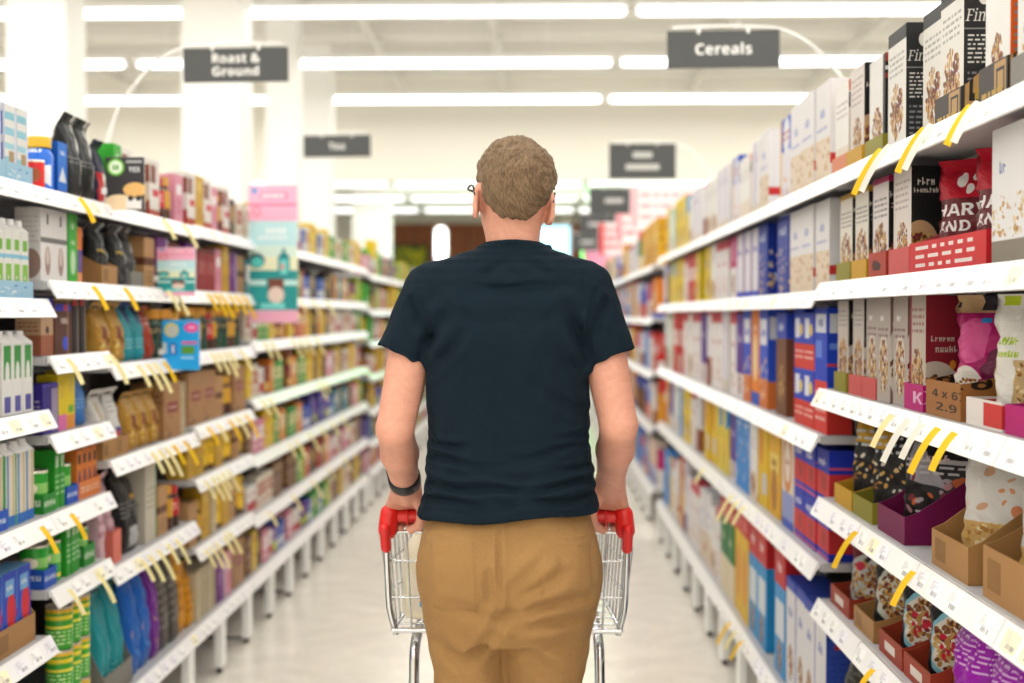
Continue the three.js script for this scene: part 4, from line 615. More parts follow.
farStock('distant_tea_packs', 'mixed tea and drink packs on shelves past the Tea sign', 'tea packs', 'L', LV.LF, 10.2, 21.2, [...teaCols.map((_, i) => 't' + i), 'ytn', 'wrx', 'pkb', 'pux', 'yel', 'gnb'], 6);
// ------------------------------------------------------------------ hanging aisle signs on curved arms
const signFace = (lines, sub) => std(0xffffff, 0.55, { map: canvasTexture(canvas(512, 176, (g) => {
  g.fillStyle = '#4b4d4e'; g.fillRect(0, 0, 512, 176); g.fillStyle = '#f4f4f2'; g.textAlign = 'center'; g.textBaseline = 'middle';
  const n = lines.length; lines.forEach((t, i) => { if (t[0] === '=') { const w = +t.slice(1); g.globalAlpha = 0.75; g.fillRect(256 - w / 2, 88 + (i - (n - 1) / 2) * 62 - 16, w, 30); g.globalAlpha = 1; } else { g.font = `bold ${n > 1 ? 66 : 74}px sans-serif`; g.fillText(t, 256, 88 + (i - (n - 1) / 2) * 68); } });
})) });
function aisleSign(x, y, z, w, h, lines, arm, label, tilt = 0) {
  const o = thing('aisle_sign', label, 'sign'); o.position.set(x, y, z); o.rotation.z = tilt;
  part('board', rbox(-w / 2, w / 2, -h / 2, h / 2, -0.006, 0.006, 0.002), M.sign, o);
  const f = new THREE.PlaneGeometry(w * 0.99, h * 0.98); f.translate(0, 0, 0.0068); part('lettering', f, signFace(lines), o);
  part('arm', tube(arm, 0.006, 30, 7), M.white, o);
  for (const s of [-1, 1]) part('hook', rbox(s * w * 0.22 - 0.006, s * w * 0.22 + 0.006, h / 2 - 0.012, h / 2 + 0.012, -0.009, 0.009, 0.002), M.white, o);
}
const armL = (w, h, drop) => [[w * 0.45, h / 2 + 0.012, 0], [0, h / 2 + 0.016, 0], [-w / 2, h / 2 + 0.004, 0], [-w / 2 - 0.12, h / 2 - 0.06, 0], [-w / 2 - 0.26, -0.16, 0], [-w / 2 - 0.33, -drop * 0.7, 0], [-w / 2 - 0.34, -drop, 0]];
const armR = (w, h, d) => armL(w, h, d).map(([x, y, z]) => [-x, y, z]);
aisleSign(-1.19, 2.415, -5.3, 0.41, 0.133, ['Roast &', 'Ground'], armL(0.41, 0.133, 0.57), 'dark grey hanging sign reading Roast & Ground in white', 0.012);
aisleSign(-1.245, 2.47, -8.3, 0.41, 0.133, ['Tea'], armL(0.41, 0.133, 0.62), 'dark grey hanging sign reading Tea in white letters', 0.012);
aisleSign(0.665, 2.41, -5.0, 0.41, 0.135, ['Cereals'], armR(0.41, 0.135, 0.538), 'dark grey hanging sign reading Cereals in white letters', 0.012);
aisleSign(0.64, 2.41, -8.62, 0.42, 0.22, ['=150', '=260'], armR(0.42, 0.22, 0.54), 'dark grey hanging sign with two blurred lines above the yellow boxes');
aisleSign(0.62, 2.41, -11.6, 0.42, 0.22, ['=190'], armR(0.42, 0.22, 0.565), 'dark grey hanging sign with one wide white line');
aisleSign(0.62, 2.41, -14.6, 0.42, 0.22, ['=280'], armR(0.42, 0.22, 0.565), 'dark grey hanging sign above the pink header boards');
aisleSign(0.62, 2.41, -18.2, 0.42, 0.22, ['=220'], armR(0.42, 0.22, 0.565), 'furthest dark grey hanging sign past the pink header boards');
// pink and white price header boards over the far cereal shelves
{
  const art = (a, b, k) => std(0xffffff, 0.5, { map: canvasTexture(canvas(128, 128, (g) => { const rr = rng(70 + k); g.fillStyle = a; g.fillRect(0, 0, 128, 128); g.fillStyle = k === 2 ? '#d8242e' : b; g.fillRect(0, 0, 14, 128); g.fillStyle = b; for (let i = 0; i < 3; i++) { let x = 18; while (x < 110) { const w = 8 + rr() * 18; g.fillRect(x, 18 + i * 34, w, 18); x += w + 5; } } })) });
  [[0.98, 2.36, -11.0, '#fdf2f3', '#f7b8c2', 'pale pink header board above the first distant cereal shelf'], [0.95, 2.33, -12.6, '#fdf3f3', '#f2939e', 'white header board with red blocks behind the pale pink one'], [0.86, 2.28, -14.2, '#fceaec', '#e8606a', 'pink header board with a solid red edge'], [0.84, 2.2, -18.6, '#f4b4cc', '#e88ab0', 'rose pink header board past the one with a red edge']].forEach(([x, y, z, a, b, label], i) => {
    const o = thing('header_board', label, 'board'); o.position.set(x, y, z);
    part('board', rbox(-0.26, 0.26, -0.22, 0.12, -0.008, 0.008, 0.003), std(a, 0.5), o);
    const f = new THREE.PlaneGeometry(0.51, 0.33); f.translate(0, -0.05, 0.0088); part('print', f, art(a, b, i), o);
    part('stem', merge([rod([-0.12, -0.22, 0], [-0.12, 1.781 - y, 0], 0.006), rod([0.16, -0.22, 0], [0.16, 1.781 - y, 0], 0.006)]), M.white, o);
  });
}
// flat promotional cards that stand out from the shelf edge into the aisle
function finCard(name, label, side, z, x0, x1, y0, y1, draw) {
  const o = thing(name, label, 'card'); o.position.set((x0 + x1) / 2, y0, -z); const w = x1 - x0, h = y1 - y0;
  part('card', rbox(-w / 2, w / 2, 0, h, -0.0015, 0.0015, 0.0006), M.white, o);
  const f = new THREE.PlaneGeometry(w * 0.995, h * 0.995); f.translate(0, h / 2, 0.0021); part('print', f, std(0xffffff, 0.45, { map: canvasTexture(canvas(256, Math.round(256 * h / w), draw)) }), o);
  part('clip', rbox(-w / 2 - 0.012, -w / 2 + 0.004, h * 0.3, h * 0.42, -0.004, 0.004, 0.001), M.rail, o);
}
const seaArt = (g, w, h) => {
  g.fillStyle = '#f7b3cf'; g.fillRect(0, 0, w, h); const t = h * 0.26;
  g.fillStyle = '#bfe8ee'; g.fillRect(0, t, w, h * 0.64); g.fillStyle = '#d8f0e4'; g.fillRect(0, h * 0.44, w, h * 0.18); g.fillStyle = '#eef0cc'; g.fillRect(0, h * 0.52, w, h * 0.1); g.fillStyle = '#1a9a9a'; g.fillRect(0, h * 0.62, w, h * 0.29);
  g.fillStyle = '#e86a94'; g.fillRect(0, h * 0.135, w, h * 0.015); g.fillStyle = '#f48aae'; g.fillRect(w * 0.25, h * 0.05, w * 0.55, h * 0.055); g.fillStyle = '#fff'; for (let i = 0; i < 6; i++) g.fillRect(w * (0.3 + i * 0.075), h * 0.064, w * 0.05, h * (i % 3 ? 0.026 : 0.03));
  g.fillStyle = '#8aa0d8'; g.fillRect(w * 0.06, h * 0.015, w * 0.13, h * 0.05); g.strokeStyle = '#e86a6a'; g.lineWidth = w * 0.025; g.beginPath(); g.arc(w * 0.17, h * 0.19, w * 0.08, 0, 7); g.stroke();
  g.fillStyle = '#f2fbfb'; for (let i = 0; i < 4; i++) g.fillRect(w * (0.36 + i * 0.11), h * 0.31, w * 0.07, h * 0.045); g.fillRect(w * 0.2, h * 0.375, w * 0.6, h * 0.015);
  g.fillStyle = '#2a4a58'; g.beginPath(); g.ellipse(w * 0.16, h * 0.55, w * 0.17, h * 0.055, 0, 0, 7); g.fill(); g.fillStyle = '#58d0c8'; g.beginPath(); g.ellipse(w * 0.17, h * 0.56, w * 0.13, h * 0.04, 0, 0, 7); g.fill();
  g.fillStyle = '#1d8a90'; g.fillRect(w * 0.6, h * 0.54, w * 0.24, h * 0.13); g.beginPath(); g.ellipse(w * 0.72, h * 0.54, w * 0.12, h * 0.05, 0, 0, 7); g.fill(); g.fillRect(w * 0.69, h * 0.46, w * 0.06, h * 0.06); g.fillStyle = '#6ad8d4'; g.fillRect(w * 0.64, h * 0.54, w * 0.16, h * 0.11); g.fillStyle = '#e89a8a'; g.fillRect(w * 0.66, h * 0.57, w * 0.07, h * 0.05);
  g.fillStyle = '#c8ecea'; g.fillRect(0, h * 0.69, w * 0.36, h * 0.04); g.fillRect(w * 0.66, h * 0.69, w * 0.34, h * 0.04);
  g.fillStyle = '#7a4638'; g.fillRect(w * 0.4, h * 0.68, w * 0.32, h * 0.1); g.fillStyle = '#e8d4c8'; g.beginPath(); g.ellipse(w * 0.56, h * 0.8, w * 0.17, h * 0.06, 0, 0, 7); g.fill(); g.fillStyle = '#7ce0dc'; g.fillRect(w * 0.24, h * 0.86, w * 0.5, h * 0.04);
};
finCard('promotional_banner', 'tall pink and teal banner with drink bottle picture on shelf edge', 'L', 6.05, -1.305, -1.085, 1.405, 2.02, seaArt);
finCard('shelf_card', 'small pink and teal card like the tall banner, before black bags', 'L', 4.62, -1.31, -1.18, 1.505, 1.67, seaArt);
finCard('shelf_card', 'bright blue shelf card with pink and yellow stickers', 'L', 4.66, -1.305, -1.175, 1.25, 1.423, (g, w, h) => {
  g.fillStyle = '#0aa6f0'; g.fillRect(0, 0, w, h); g.fillStyle = '#e8d84a'; g.beginPath(); g.ellipse(w * 0.25, h * 0.2, w * 0.19, h * 0.14, 0, 0, 7); g.fill(); g.fillStyle = '#c8ccc8'; g.beginPath(); g.ellipse(w * 0.26, h * 0.21, w * 0.15, h * 0.11, 0, 0, 7); g.fill();
  g.fillStyle = '#f0489c'; g.beginPath(); g.ellipse(w * 0.78, h * 0.15, w * 0.19, h * 0.1, 0, 0, 7); g.fill(); g.fillStyle = '#f8a8d0'; g.fillRect(w * 0.7, h * 0.12, w * 0.18, h * 0.06); g.fillStyle = '#e8488c'; g.fillRect(w * 0.52, h * 0.43, w * 0.42, h * 0.05); g.fillStyle = '#5a9a2a'; g.fillRect(w * 0.52, h * 0.52, w * 0.34, h * 0.16); g.fillStyle = '#c8d8e0'; g.fillRect(0, h * 0.45, w * 0.12, h * 0.22); g.fillStyle = '#2a5ac0'; g.fillRect(w * 0.22, h * 0.46, w * 0.16, h * 0.24); g.fillStyle = '#e0ecf4'; g.fillRect(w * 0.26, h * 0.5, w * 0.06, h * 0.16); g.fillStyle = '#bfe4f8'; g.fillRect(w * 0.5, h * 0.74, w * 0.34, h * 0.03);
});
finCard('shelf_card', 'black coffee card with green ring and biscuit picture', 'L', 4.06, -1.305, -1.187, 1.755, 1.913, (g, w, h) => {
  g.fillStyle = '#2e2c30'; g.fillRect(0, 0, w, h); g.fillStyle = '#6cc02a'; g.beginPath(); g.arc(w * 0.26, h * 0.19, w * 0.22, 0, 7); g.fill(); g.fillStyle = '#e4f2da'; g.beginPath(); g.arc(w * 0.26, h * 0.19, w * 0.17, 0, 7); g.fill(); g.fillStyle = '#4a9a2a'; g.textAlign = 'center'; g.fillRect(w * 0.19, h * 0.15, w * 0.05, h * 0.09); g.fillRect(w * 0.27, h * 0.15, w * 0.06, h * 0.09);
  g.fillStyle = '#eee'; g.font = `bold ${h * 0.13}px sans-serif`; g.fillText('YES', w * 0.74, h * 0.28); g.fillStyle = '#aaa'; g.fillRect(w * 0.52, h * 0.06, w * 0.42, h * 0.05);
  g.fillStyle = '#e8b870'; g.beginPath(); g.ellipse(w * 0.75, h * 0.62, w * 0.3, h * 0.14, 0, 0, 7); g.fill(); g.fillStyle = '#f4d8b0'; g.beginPath(); g.ellipse(w * 0.35, h * 0.86, w * 0.4, h * 0.15, 0, 0, 7); g.fill(); g.fillStyle = '#f0ece8'; g.fillRect(w * 0.52, h * 0.78, w * 0.4, h * 0.2); g.fillStyle = '#1a1a1a'; g.beginPath(); g.arc(w * 0.64, h * 0.78, w * 0.07, 0, 7); g.arc(w * 0.84, h * 0.78, w * 0.07, 0, 7); g.fill();
});
// thin offer tags that hang out from the price rails
const tagShape = (len) => { const pts = []; for (let i = 0; i <= 8; i++) { const t = i / 8; pts.push([0.03 + t * 0.052 * len, -0.008 - 0.085 * len * (0.55 * t + 0.45 * t * t)]); } const s = new THREE.Shape([...pts.map(([x, y]) => new THREE.Vector2(x + 0.0058, y + 0.0024)), ...pts.reverse().map(([x, y]) => new THREE.Vector2(x - 0.0058, y - 0.0024))]); const g = new THREE.ExtrudeGeometry(s, { depth: 0.0008, bevelEnabled: false }); return g; };
const tagGeos = [0.8, 1, 1.15].map(tagShape), tagPrint = canvasTexture(canvas(32, 64, (g) => { g.fillStyle = '#fff'; g.fillRect(0, 0, 32, 64); }));
function offerTag(side, z, y, mat, len, label, group) {
  const m = new THREE.Mesh(tagGeos[len], mat); m.name = numbered('offer_tag'); m.userData = { label, category: 'tag', group }; m.castShadow = m.receiveShadow = true;
  m.position.set(FRONT[side], y, -z); if (side === 'R') { m.rotation.y = Math.PI; } scene.add(m);
}
const tagSets = [
  ['R', LV.R1, 0, M.yellow, [2.34, 2.62, 2.95], 'yellow', 'the muesli bay'], ['R', LV.R1, 0, M.tagWhite, [2.3, 2.57, 2.88], 'white', 'the muesli bay'],
  ['R', LV.R1, 2, M.yellow, [2.42, 2.52], 'yellow', 'the muesli bay'], ['R', LV.R1, 2, M.tagWhite, [2.62, 2.72], 'white', 'the muesli bay'], ['R', LV.R1, 2, M.cream, [2.85], 'cream', 'the muesli bay'], ['R', LV.R1, 3, M.yellow, [2.68, 3.17], 'yellow', 'the muesli bay'], ['R', LV.R1, 4, M.yellow, [3.0], 'yellow', 'the muesli bay'],
  ['R', LV.R2, 3, M.cream, [4.9, 5.05, 5.2, 6.1], 'cream', 'the cereal run'], ['R', LV.R2, 4, M.yellow, [4.95, 5.25], 'yellow', 'the cereal run'], ['R', LV.R2, 4, M.cream, [5.1], 'cream', 'the cereal run'],
  ['L', LV.L1, 0, M.yellow, [3.72], 'yellow', 'the hot chocolate bay'], ['L', LV.L2, 0, M.cream, [4.55, 4.8], 'cream', 'the coffee bag bay'], ['L', LV.L1, 1, M.yellow, [3.83], 'yellow', 'the hot chocolate bay'],
  ['L', LV.L2, 1, M.yellow, [4.12], 'yellow', 'the coffee bag bay'], ['L', LV.L2, 1, M.cream, [4.6, 4.68], 'cream', 'the coffee bag bay'], ['L', LV.L3, 1, M.yellow, [5.15, 5.25, 5.35, 5.5, 5.62, 5.75], 'yellow', 'the coffee jar bay'],
  ['L', LV.L1, 2, M.cream, [3.62, 3.98], 'cream', 'the hot chocolate bay'], ['L', LV.L2, 2, M.cream, [4.25, 4.35, 4.43], 'cream', 'the coffee bag bay'], ['L', LV.L2, 2, M.yellow, [4.55], 'yellow', 'the coffee bag bay'], ['L', LV.L3, 2, M.cream, [5.2, 5.3, 5.4, 5.5, 5.7], 'cream', 'the coffee jar bay'],
  ['L', LV.L2, 3, M.cream, [4.4, 4.48, 4.56], 'cream', 'the coffee bag bay'], ['L', LV.L2, 3, M.yellow, [4.66, 4.8], 'yellow', 'the coffee bag bay'], ['L', LV.L3, 3, M.yellow, [5.15, 5.5, 5.8], 'yellow', 'the coffee jar bay'], ['L', LV.L3, 3, M.cream, [5.3, 5.65], 'cream', 'the coffee jar bay'],
  ['L', LV.L0, 3, M.yellow, [3.42], 'yellow', 'the milk drinks bay'], ['L', LV.L1, 4, M.yellow, [3.64], 'yellow', 'the hot chocolate bay'], ['L', LV.L3, 4, M.cream, [5.1, 5.2, 5.28, 5.37, 5.46], 'cream', 'the coffee jar bay'],
  ['L', LV.L1, 5, M.cream, [3.62, 3.85], 'cream', 'the hot chocolate bay'], ['L', LV.L2, 4, M.cream, [4.28, 4.36, 4.46, 4.58, 4.68], 'cream', 'the coffee bag bay'], ['L', LV.L3, 5, M.cream, [5.1, 5.18, 5.26, 5.4, 5.5], 'cream', 'the coffee jar bay'],
  ['L', LV.L4, 1, M.cream, [6.2, 6.5, 6.8, 7.1, 7.5, 8.0], 'cream', 'the tea run'], ['L', LV.L4, 2, M.cream, [6.2, 6.35, 6.9, 7.1, 7.3, 7.6], 'cream', 'the tea run'], ['L', LV.L4, 3, M.cream, [6.15, 6.3, 7.7, 7.9], 'cream', 'the tea run'], ['L', LV.L4, 4, M.cream, [6.8, 7.0, 7.4, 7.8, 8.2, 8.6], 'cream', 'the tea run'], ['L', LV.L4, 5, M.cream, [6.3, 6.9, 7.5, 8.1, 8.7], 'cream', 'the tea run'],
];
for (const [side, lv, i, mat, zs, colour, where] of tagSets) zs.forEach((z, k) => offerTag(side, z, lv[i], mat, k % 3, `thin ${colour} offer tag hanging from the ${shelfWord(lv, i)} rail of ${where}`, `${colour} offer tags on the ${shelfWord(lv, i)} of ${where}`));
// ------------------------------------------------------------------ shopping trolley
{
  const o = thing('shopping_trolley', 'small chrome wire shopping trolley with red handle ends', 'trolley'); o.position.set(-0.075, 0, -2.95);
  const g = new THREE.CapsuleGeometry(0.0145, 0.5, 4, 14); g.rotateZ(Math.PI / 2); g.translate(0, 1.002, 0); part('handle', g, M.red, o);
  for (const s of [-1, 1]) {
    const c = part('handle_end', (() => { const a = new THREE.CapsuleGeometry(0.021, 0.036, 5, 14); a.rotateZ(s * 0.12); a.translate(s * 0.256, 0.99, 0.004); const b = new THREE.CapsuleGeometry(0.012, 0.05, 4, 10); b.rotateX(0.5); b.translate(s * 0.262, 0.955, 0.012); return merge([a, b]); })(), M.red, o);
    part('collar', (() => { const a = new THREE.TorusGeometry(0.0165, 0.003, 6, 16); a.rotateY(Math.PI / 2); a.translate(s * 0.215, 1.002, 0); return a; })(), M.red, c);
    part('handle_bracket', tube([[s * 0.256, 0.985, -0.002], [s * 0.262, 0.93, -0.01], [s * 0.258, 0.8, -0.026], [s * 0.245, 0.735, -0.04]], 0.0075, 24, 9), M.chrome, o);
    part('brace', tube([[s * 0.262, 0.975, 0.0], [s * 0.272, 0.92, -0.05], [s * 0.268, 0.83, -0.12], [s * 0.264, 0.79, -0.14]], 0.006, 20, 8), M.chrome, o);
    part('leg', tube([[s * 0.2, 0.735, -0.3], [s * 0.2, 0.733, -0.12], [s * 0.202, 0.722, -0.062], [s * 0.204, 0.68, -0.03], [s * 0.207, 0.4, -0.02], [s * 0.21, 0.16, -0.03], [s * 0.21, 0.13, -0.05]], 0.0115, 40, 10), M.chrome, o);
    part('lower_rail', tube([[s * 0.21, 0.14, -0.04], [s * 0.2, 0.17, -0.2], [s * 0.17, 0.19, -0.5], [s * 0.16, 0.14, -0.6]], 0.0105, 24, 9), M.chrome, o);
    for (const [z, x] of [[-0.05, 0.21], [-0.6, 0.16]]) {
      const w = new THREE.CylinderGeometry(0.055, 0.055, 0.026, 22); w.rotateZ(Math.PI / 2); w.translate(s * x, 0.055, z + 0.02); const wh = part('wheel', w, M.dark, o);
      const h = new THREE.CylinderGeometry(0.02, 0.02, 0.03, 14); h.rotateZ(Math.PI / 2); h.translate(s * x, 0.055, z + 0.02); part('hub', h, M.white, wh);
      part('castor_fork', merge([rbox(s * x - 0.022, s * x - 0.016, 0.05, 0.13, z - 0.005, z + 0.03, 0.001), rbox(s * x + 0.016, s * x + 0.022, 0.05, 0.13, z - 0.005, z + 0.03, 0.001), rbox(s * x - 0.022, s * x + 0.022, 0.125, 0.132, z - 0.012, z + 0.03, 0.001)]), M.chrome, o);
    }
    const list = [rod([s * 0.268, 0.965, -0.02], [s * 0.2, 0.92, -0.66], 0.0055, 8), rod([s * 0.252, 0.745, -0.03], [s * 0.19, 0.79, -0.62], 0.0055, 8)];
    for (let k = 1; k < 14; k++) { const t = k / 14; list.push(rod([s * (0.268 - 0.068 * t), 0.965 - 0.045 * t, -0.02 - 0.64 * t], [s * (0.252 - 0.062 * t), 0.745 + 0.045 * t, -0.03 - 0.59 * t], 0.0024, 5)); }
    for (const v of [0.3, 0.62]) list.push(rod([s * (0.268 - 0.016 * v), 0.965 - 0.22 * v, -0.022], [s * (0.2 - 0.01 * v), 0.92 - 0.13 * v, -0.65], 0.0028, 5));
    part('basket_side', merge(list), M.chrome, o);
  }
  const rear = [rod([-0.268, 0.965, -0.02], [0.268, 0.965, -0.02], 0.0055, 8), rod([-0.252, 0.745, -0.03], [0.252, 0.745, -0.03], 0.0065, 8)];
  for (let k = 0; k < 13; k++) { const x = -0.252 + 0.504 * k / 12; rear.push(rod([x * 1.05, 0.965, -0.02], [x, 0.745, -0.03], 0.0026, 5)); }
  for (const y of [0.9, 0.82]) rear.push(rod([-0.262, y, -0.023], [0.262, y, -0.023], 0.003, 5));
  part('basket_rear', merge(rear), M.chrome, o);
  const fr = [rod([-0.2, 0.92, -0.66], [0.2, 0.92, -0.66], 0.0055, 8), rod([-0.19, 0.79, -0.62], [0.19, 0.79, -0.62], 0.0055, 8)]; for (let k = 0; k < 10; k++) { const x = -0.19 + 0.38 * k / 9; fr.push(rod([x * 1.04, 0.92, -0.66], [x, 0.79, -0.62], 0.0024, 5)); }
  part('basket_front', merge(fr), M.chrome, o);
  const fl = []; for (let k = 0; k < 13; k++) { const t = k / 12; fl.push(rod([-(0.252 - 0.062 * t), 0.745 + 0.045 * t, -0.03 - 0.59 * t], [0.252 - 0.062 * t, 0.745 + 0.045 * t, -0.03 - 0.59 * t], 0.0024, 5)); } for (let k = 1; k < 9; k++) { const x = -0.2 + 0.4 * k / 9; fl.push(rod([x * 1.1, 0.745, -0.03], [x, 0.79, -0.62], 0.0028, 5)); }
  part('basket_floor', merge(fl), M.chrome, o);
  // milk bottle lying upright in the basket
  const b = thing('milk_bottle', 'cream plastic milk bottle with blue cap inside the trolley', 'bottle'); b.position.set(-0.262, 0.764, -3.05); b.rotation.y = 0.2;
  const bodyMat = std(0xf0e6cc, 0.4);
  part('body', (() => { const pts = [[0.0, 0], [0.046, 0], [0.051, 0.006], [0.051, 0.13], [0.045, 0.155], [0.024, 0.185], [0.018, 0.19], [0.018, 0.197], [0, 0.197]].map(([x, y]) => new THREE.Vector2(x, y)); const q = new THREE.LatheGeometry(pts, 24), p = q.attributes.position; for (let i = 0; i < p.count; i++) { const x = p.getX(i), z = p.getZ(i), r = Math.hypot(x, z); if (r > 0.03) { const a = Math.atan2(z, x), k = Math.pow(Math.pow(Math.abs(Math.cos(a)), 4) + Math.pow(Math.abs(Math.sin(a)), 4), -0.25); p.setX(i, x * k * 0.92); p.setZ(i, z * k * 0.92); } } q.computeVertexNormals(); return q; })(), bodyMat, b);
  part('cap', (() => { const q = new THREE.CylinderGeometry(0.021, 0.021, 0.018, 18); q.translate(0, 0.2, 0); return q; })(), std(0x1f5fd8, 0.4), b);
  const lab = new THREE.PlaneGeometry(0.066, 0.09); lab.translate(0, 0.065, 0.0485);
  part('label', lab, std(0xffffff, 0.5, { map: canvasTexture(canvas(96, 128, (c) => { c.fillStyle = '#f2eada'; c.fillRect(0, 0, 96, 128); c.strokeStyle = '#b8404a'; c.lineWidth = 4; c.strokeRect(20, 8, 70, 54); c.fillStyle = '#3a6ac8'; c.fillRect(24, 66, 66, 14); c.fillStyle = '#d8384a'; c.fillRect(24, 84, 66, 8); c.fillStyle = '#2a9ad8'; c.fillRect(24, 96, 66, 20); c.fillStyle = '#8a8a80'; for (let i = 0; i < 5; i++) c.fillRect(26, 16 + i * 9, 40, 3); })) }), b);
  part('grip', tube([[0.045, 0.15, 0], [0.066, 0.14, 0], [0.068, 0.1, 0], [0.048, 0.08, 0]], 0.007, 14, 8), bodyMat, b);
}
// ------------------------------------------------------------------ the man, seen from behind; +z of his own axes is his back
{
  const P = thing('person', 'man in navy t-shirt and tan trousers pushing the trolley, seen from behind', 'person'); P.position.set(-0.05, 0, -2.72);
  const skinTone = noiseTexture(128, (u, v) => { const a = tileNoise(u, v, 8) * 3 + tileNoise(u, v + 0.3, 40) * 4; return [212 + a, 152 + a * 1.3, 130 + a * 1.3]; }, 6, true);
  const skin = new THREE.MeshPhysicalMaterial({ map: skinTone, roughness: 0.55, sheen: 0.1 });
  const weave = noiseTexture(256, (u, v, x, y) => 128 + 26 * Math.sin(x * 1.57) * Math.sin(y * 1.57) + 30 * tileNoise(u, v, 60), 9);
  const shirtMat = new THREE.MeshPhysicalMaterial({ color: 0x13202a, roughness: 0.95, specularIntensity: 0.25, bumpMap: weave, bumpScale: 0.0006 });
  const chinoTone = noiseTexture(256, (u, v) => { const a = tileNoise(u, v, 30) * 4 + tileNoise(u + 0.5, v, 90) * 5; return [150 + a, 113 + a, 67 + a]; }, 8, true);
  const chino = new THREE.MeshStandardMaterial({ map: chinoTone, roughness: 0.9, bumpMap: weave, bumpScale: 0.0005 });
  // body
  const TORSO = [[0.9, 0.176, 0.13, -0.014, 0.004], [1.04, 0.181, 0.136, -0.014, 0.004], [1.1, 0.17, 0.133, -0.012, 0], [1.2, 0.161, 0.125, -0.014, -0.004], [1.3, 0.163, 0.118, -0.018, 0.004], [1.38, 0.169, 0.116, -0.018, 0.008], [1.45, 0.18, 0.108, -0.016, 0.006], [1.505, 0.178, 0.096, -0.013, 0], [1.528, 0.17, 0.088, -0.012, -0.002], [1.545, 0.15, 0.08, -0.01, -0.004], [1.56, 0.112, 0.072, -0.008, -0.006], [1.573, 0.076, 0.065, -0.006, -0.008], [1.6, 0.062, 0.058, -0.005, -0.01]];
  const loft = (tab, x, y, z) => { const [a, b, cx, cz] = lerpTable(tab, y), u = Math.abs(x - cx) / a, v = Math.abs(z - cz) / b; return (Math.pow(Math.pow(u, 2.5) + Math.pow(v, 2.5), 0.4) - 1) * Math.min(a, b); };
  const SH = [[-0.198, 1.428, 0.008], [0.163, 1.428, 0.008]], EL = [[-0.238, 1.215, 0.045], [0.203, 1.222, 0.045]], WR = [[-0.236, 1.082, -0.142], [0.196, 1.09, -0.142]], HX = [-0.247, 0.2];
  const armSDF = (k) => { const a = SH[k], e = EL[k], w = WR[k], m = [0, 1, 2].map((i) => e[i] + 0.42 * (w[i] - e[i])); return (x, y, z) => smin(smin(capsule(x, y, z, a, e, 0.0465, 0.0375), capsule(x, y, z, e, m, 0.036, 0.0375), 0.008), capsule(x, y, z, m, w, 0.0375, 0.0275), 0.012); };
  // the head is turned a little to his own left and tipped to his right; the neck is not
  const headTurn = new THREE.Matrix4().makeTranslation(0, 1.6, 0).multiply(new THREE.Matrix4().makeRotationZ(-0.085)).multiply(new THREE.Matrix4().makeRotationY(0.13)).multiply(new THREE.Matrix4().makeTranslation(0.0, -1.6, 0));
  const HI = headTurn.clone().invert().elements, unturn = (x, y, z) => [HI[0] * x + HI[4] * y + HI[8] * z + HI[12] + 0.012, HI[1] * x + HI[5] * y + HI[9] * z + HI[13] + 0.004, HI[2] * x + HI[6] * y + HI[10] * z + HI[14]];
  headTurn.multiply(new THREE.Matrix4().makeTranslation(-0.012, -0.004, 0));
  const headSDF = (X, Y, Z) => {
    const [x, y, z] = unturn(X, Y, Z);
    const el = (cx, cy, cz, a, b, c) => { const u = (x - cx) / a, v = (y - cy) / b, w = (z - cz) / c; return (Math.sqrt(u * u + v * v + w * w) - 1) * Math.min(a, b, c); };
    let d = smin(el(0.002, 1.714, -0.003, 0.073, 0.08, 0.093), el(0.001, 1.652, -0.045, 0.056, 0.066, 0.058), 0.04);
    d = smin(d, capsule(X, Y, Z, [-0.006, 1.5, -0.012], [-0.006, 1.655, -0.014], 0.055, 0.052), 0.03);
    d = smin(d, capsule(x, y, z, [0.001, 1.685, -0.093], [0.001, 1.655, -0.112], 0.008, 0.012), 0.012); // nose
    d = smin(d, capsule(x, y, z, [-0.018, 1.622, -0.092], [0.02, 1.622, -0.092], 0.007, 0.007), 0.01); // lips
    d = smin(d, capsule(x, y, z, [-0.034, 1.705, -0.084], [0.036, 1.705, -0.084], 0.009, 0.009), 0.014); // brow
    for (const s of [-1, 1]) {
      d = Math.max(d, -(Math.hypot(x - s * 0.03, y - 1.688, z + 0.101) - 0.012));
      const ex = x - s * 0.0672 - 0.001, ey = y - 1.662, ez = z - 0.006 + 0.2 * ey, tilt = ex - s * (0.004 + 0.22 * Math.max(0, ez + 0.012));
      d = smin(d, Math.max((Math.hypot(ey / 0.034, ez / 0.02) - 1) * 0.02, Math.abs(tilt) - 0.005), 0.011);
    }
    return d;
  };
  const handSDF = (k) => {
    const w = WR[k], bx = HX[k], by = 1.002, bz = -0.23, inw = k ? -1 : 1, c = [];
    for (let f = 0; f < 4; f++) { // index finger on the inner side
      const o = inw * (0.03 - f * 0.0195), len = [0.96, 1.05, 1, 0.84][f], kn = [bx + o, by + 0.03 - 0.002 * f, bz + 0.004], r = [0.0098, 0.01, 0.0096, 0.0086][f];
      c.push([[w[0] + o * 0.55, w[1] - 0.012, w[2] - 0.012], kn, 0.0155, 0.0125]);
      const p1 = [bx + o * 1.02, by + 0.012, bz - 0.028 * len], p2 = [bx + o * 1.03, by - 0.02 * len, bz - 0.024], p3 = [bx + o * 1.02, by - 0.027, bz - 0.002];
      c.push([kn, p1, r * 1.05, r], [p1, p2, r, r * 0.92], [p2, p3, r * 0.9, r * 0.78]);
    }
    const t0 = [w[0] + inw * 0.018, w[1] - 0.022, w[2] - 0.014], t1 = [bx + inw * 0.042, by + 0.016, bz + 0.032], t2 = [bx + inw * 0.036, by - 0.014, bz + 0.03], t3 = [bx + inw * 0.016, by - 0.028, bz + 0.02];
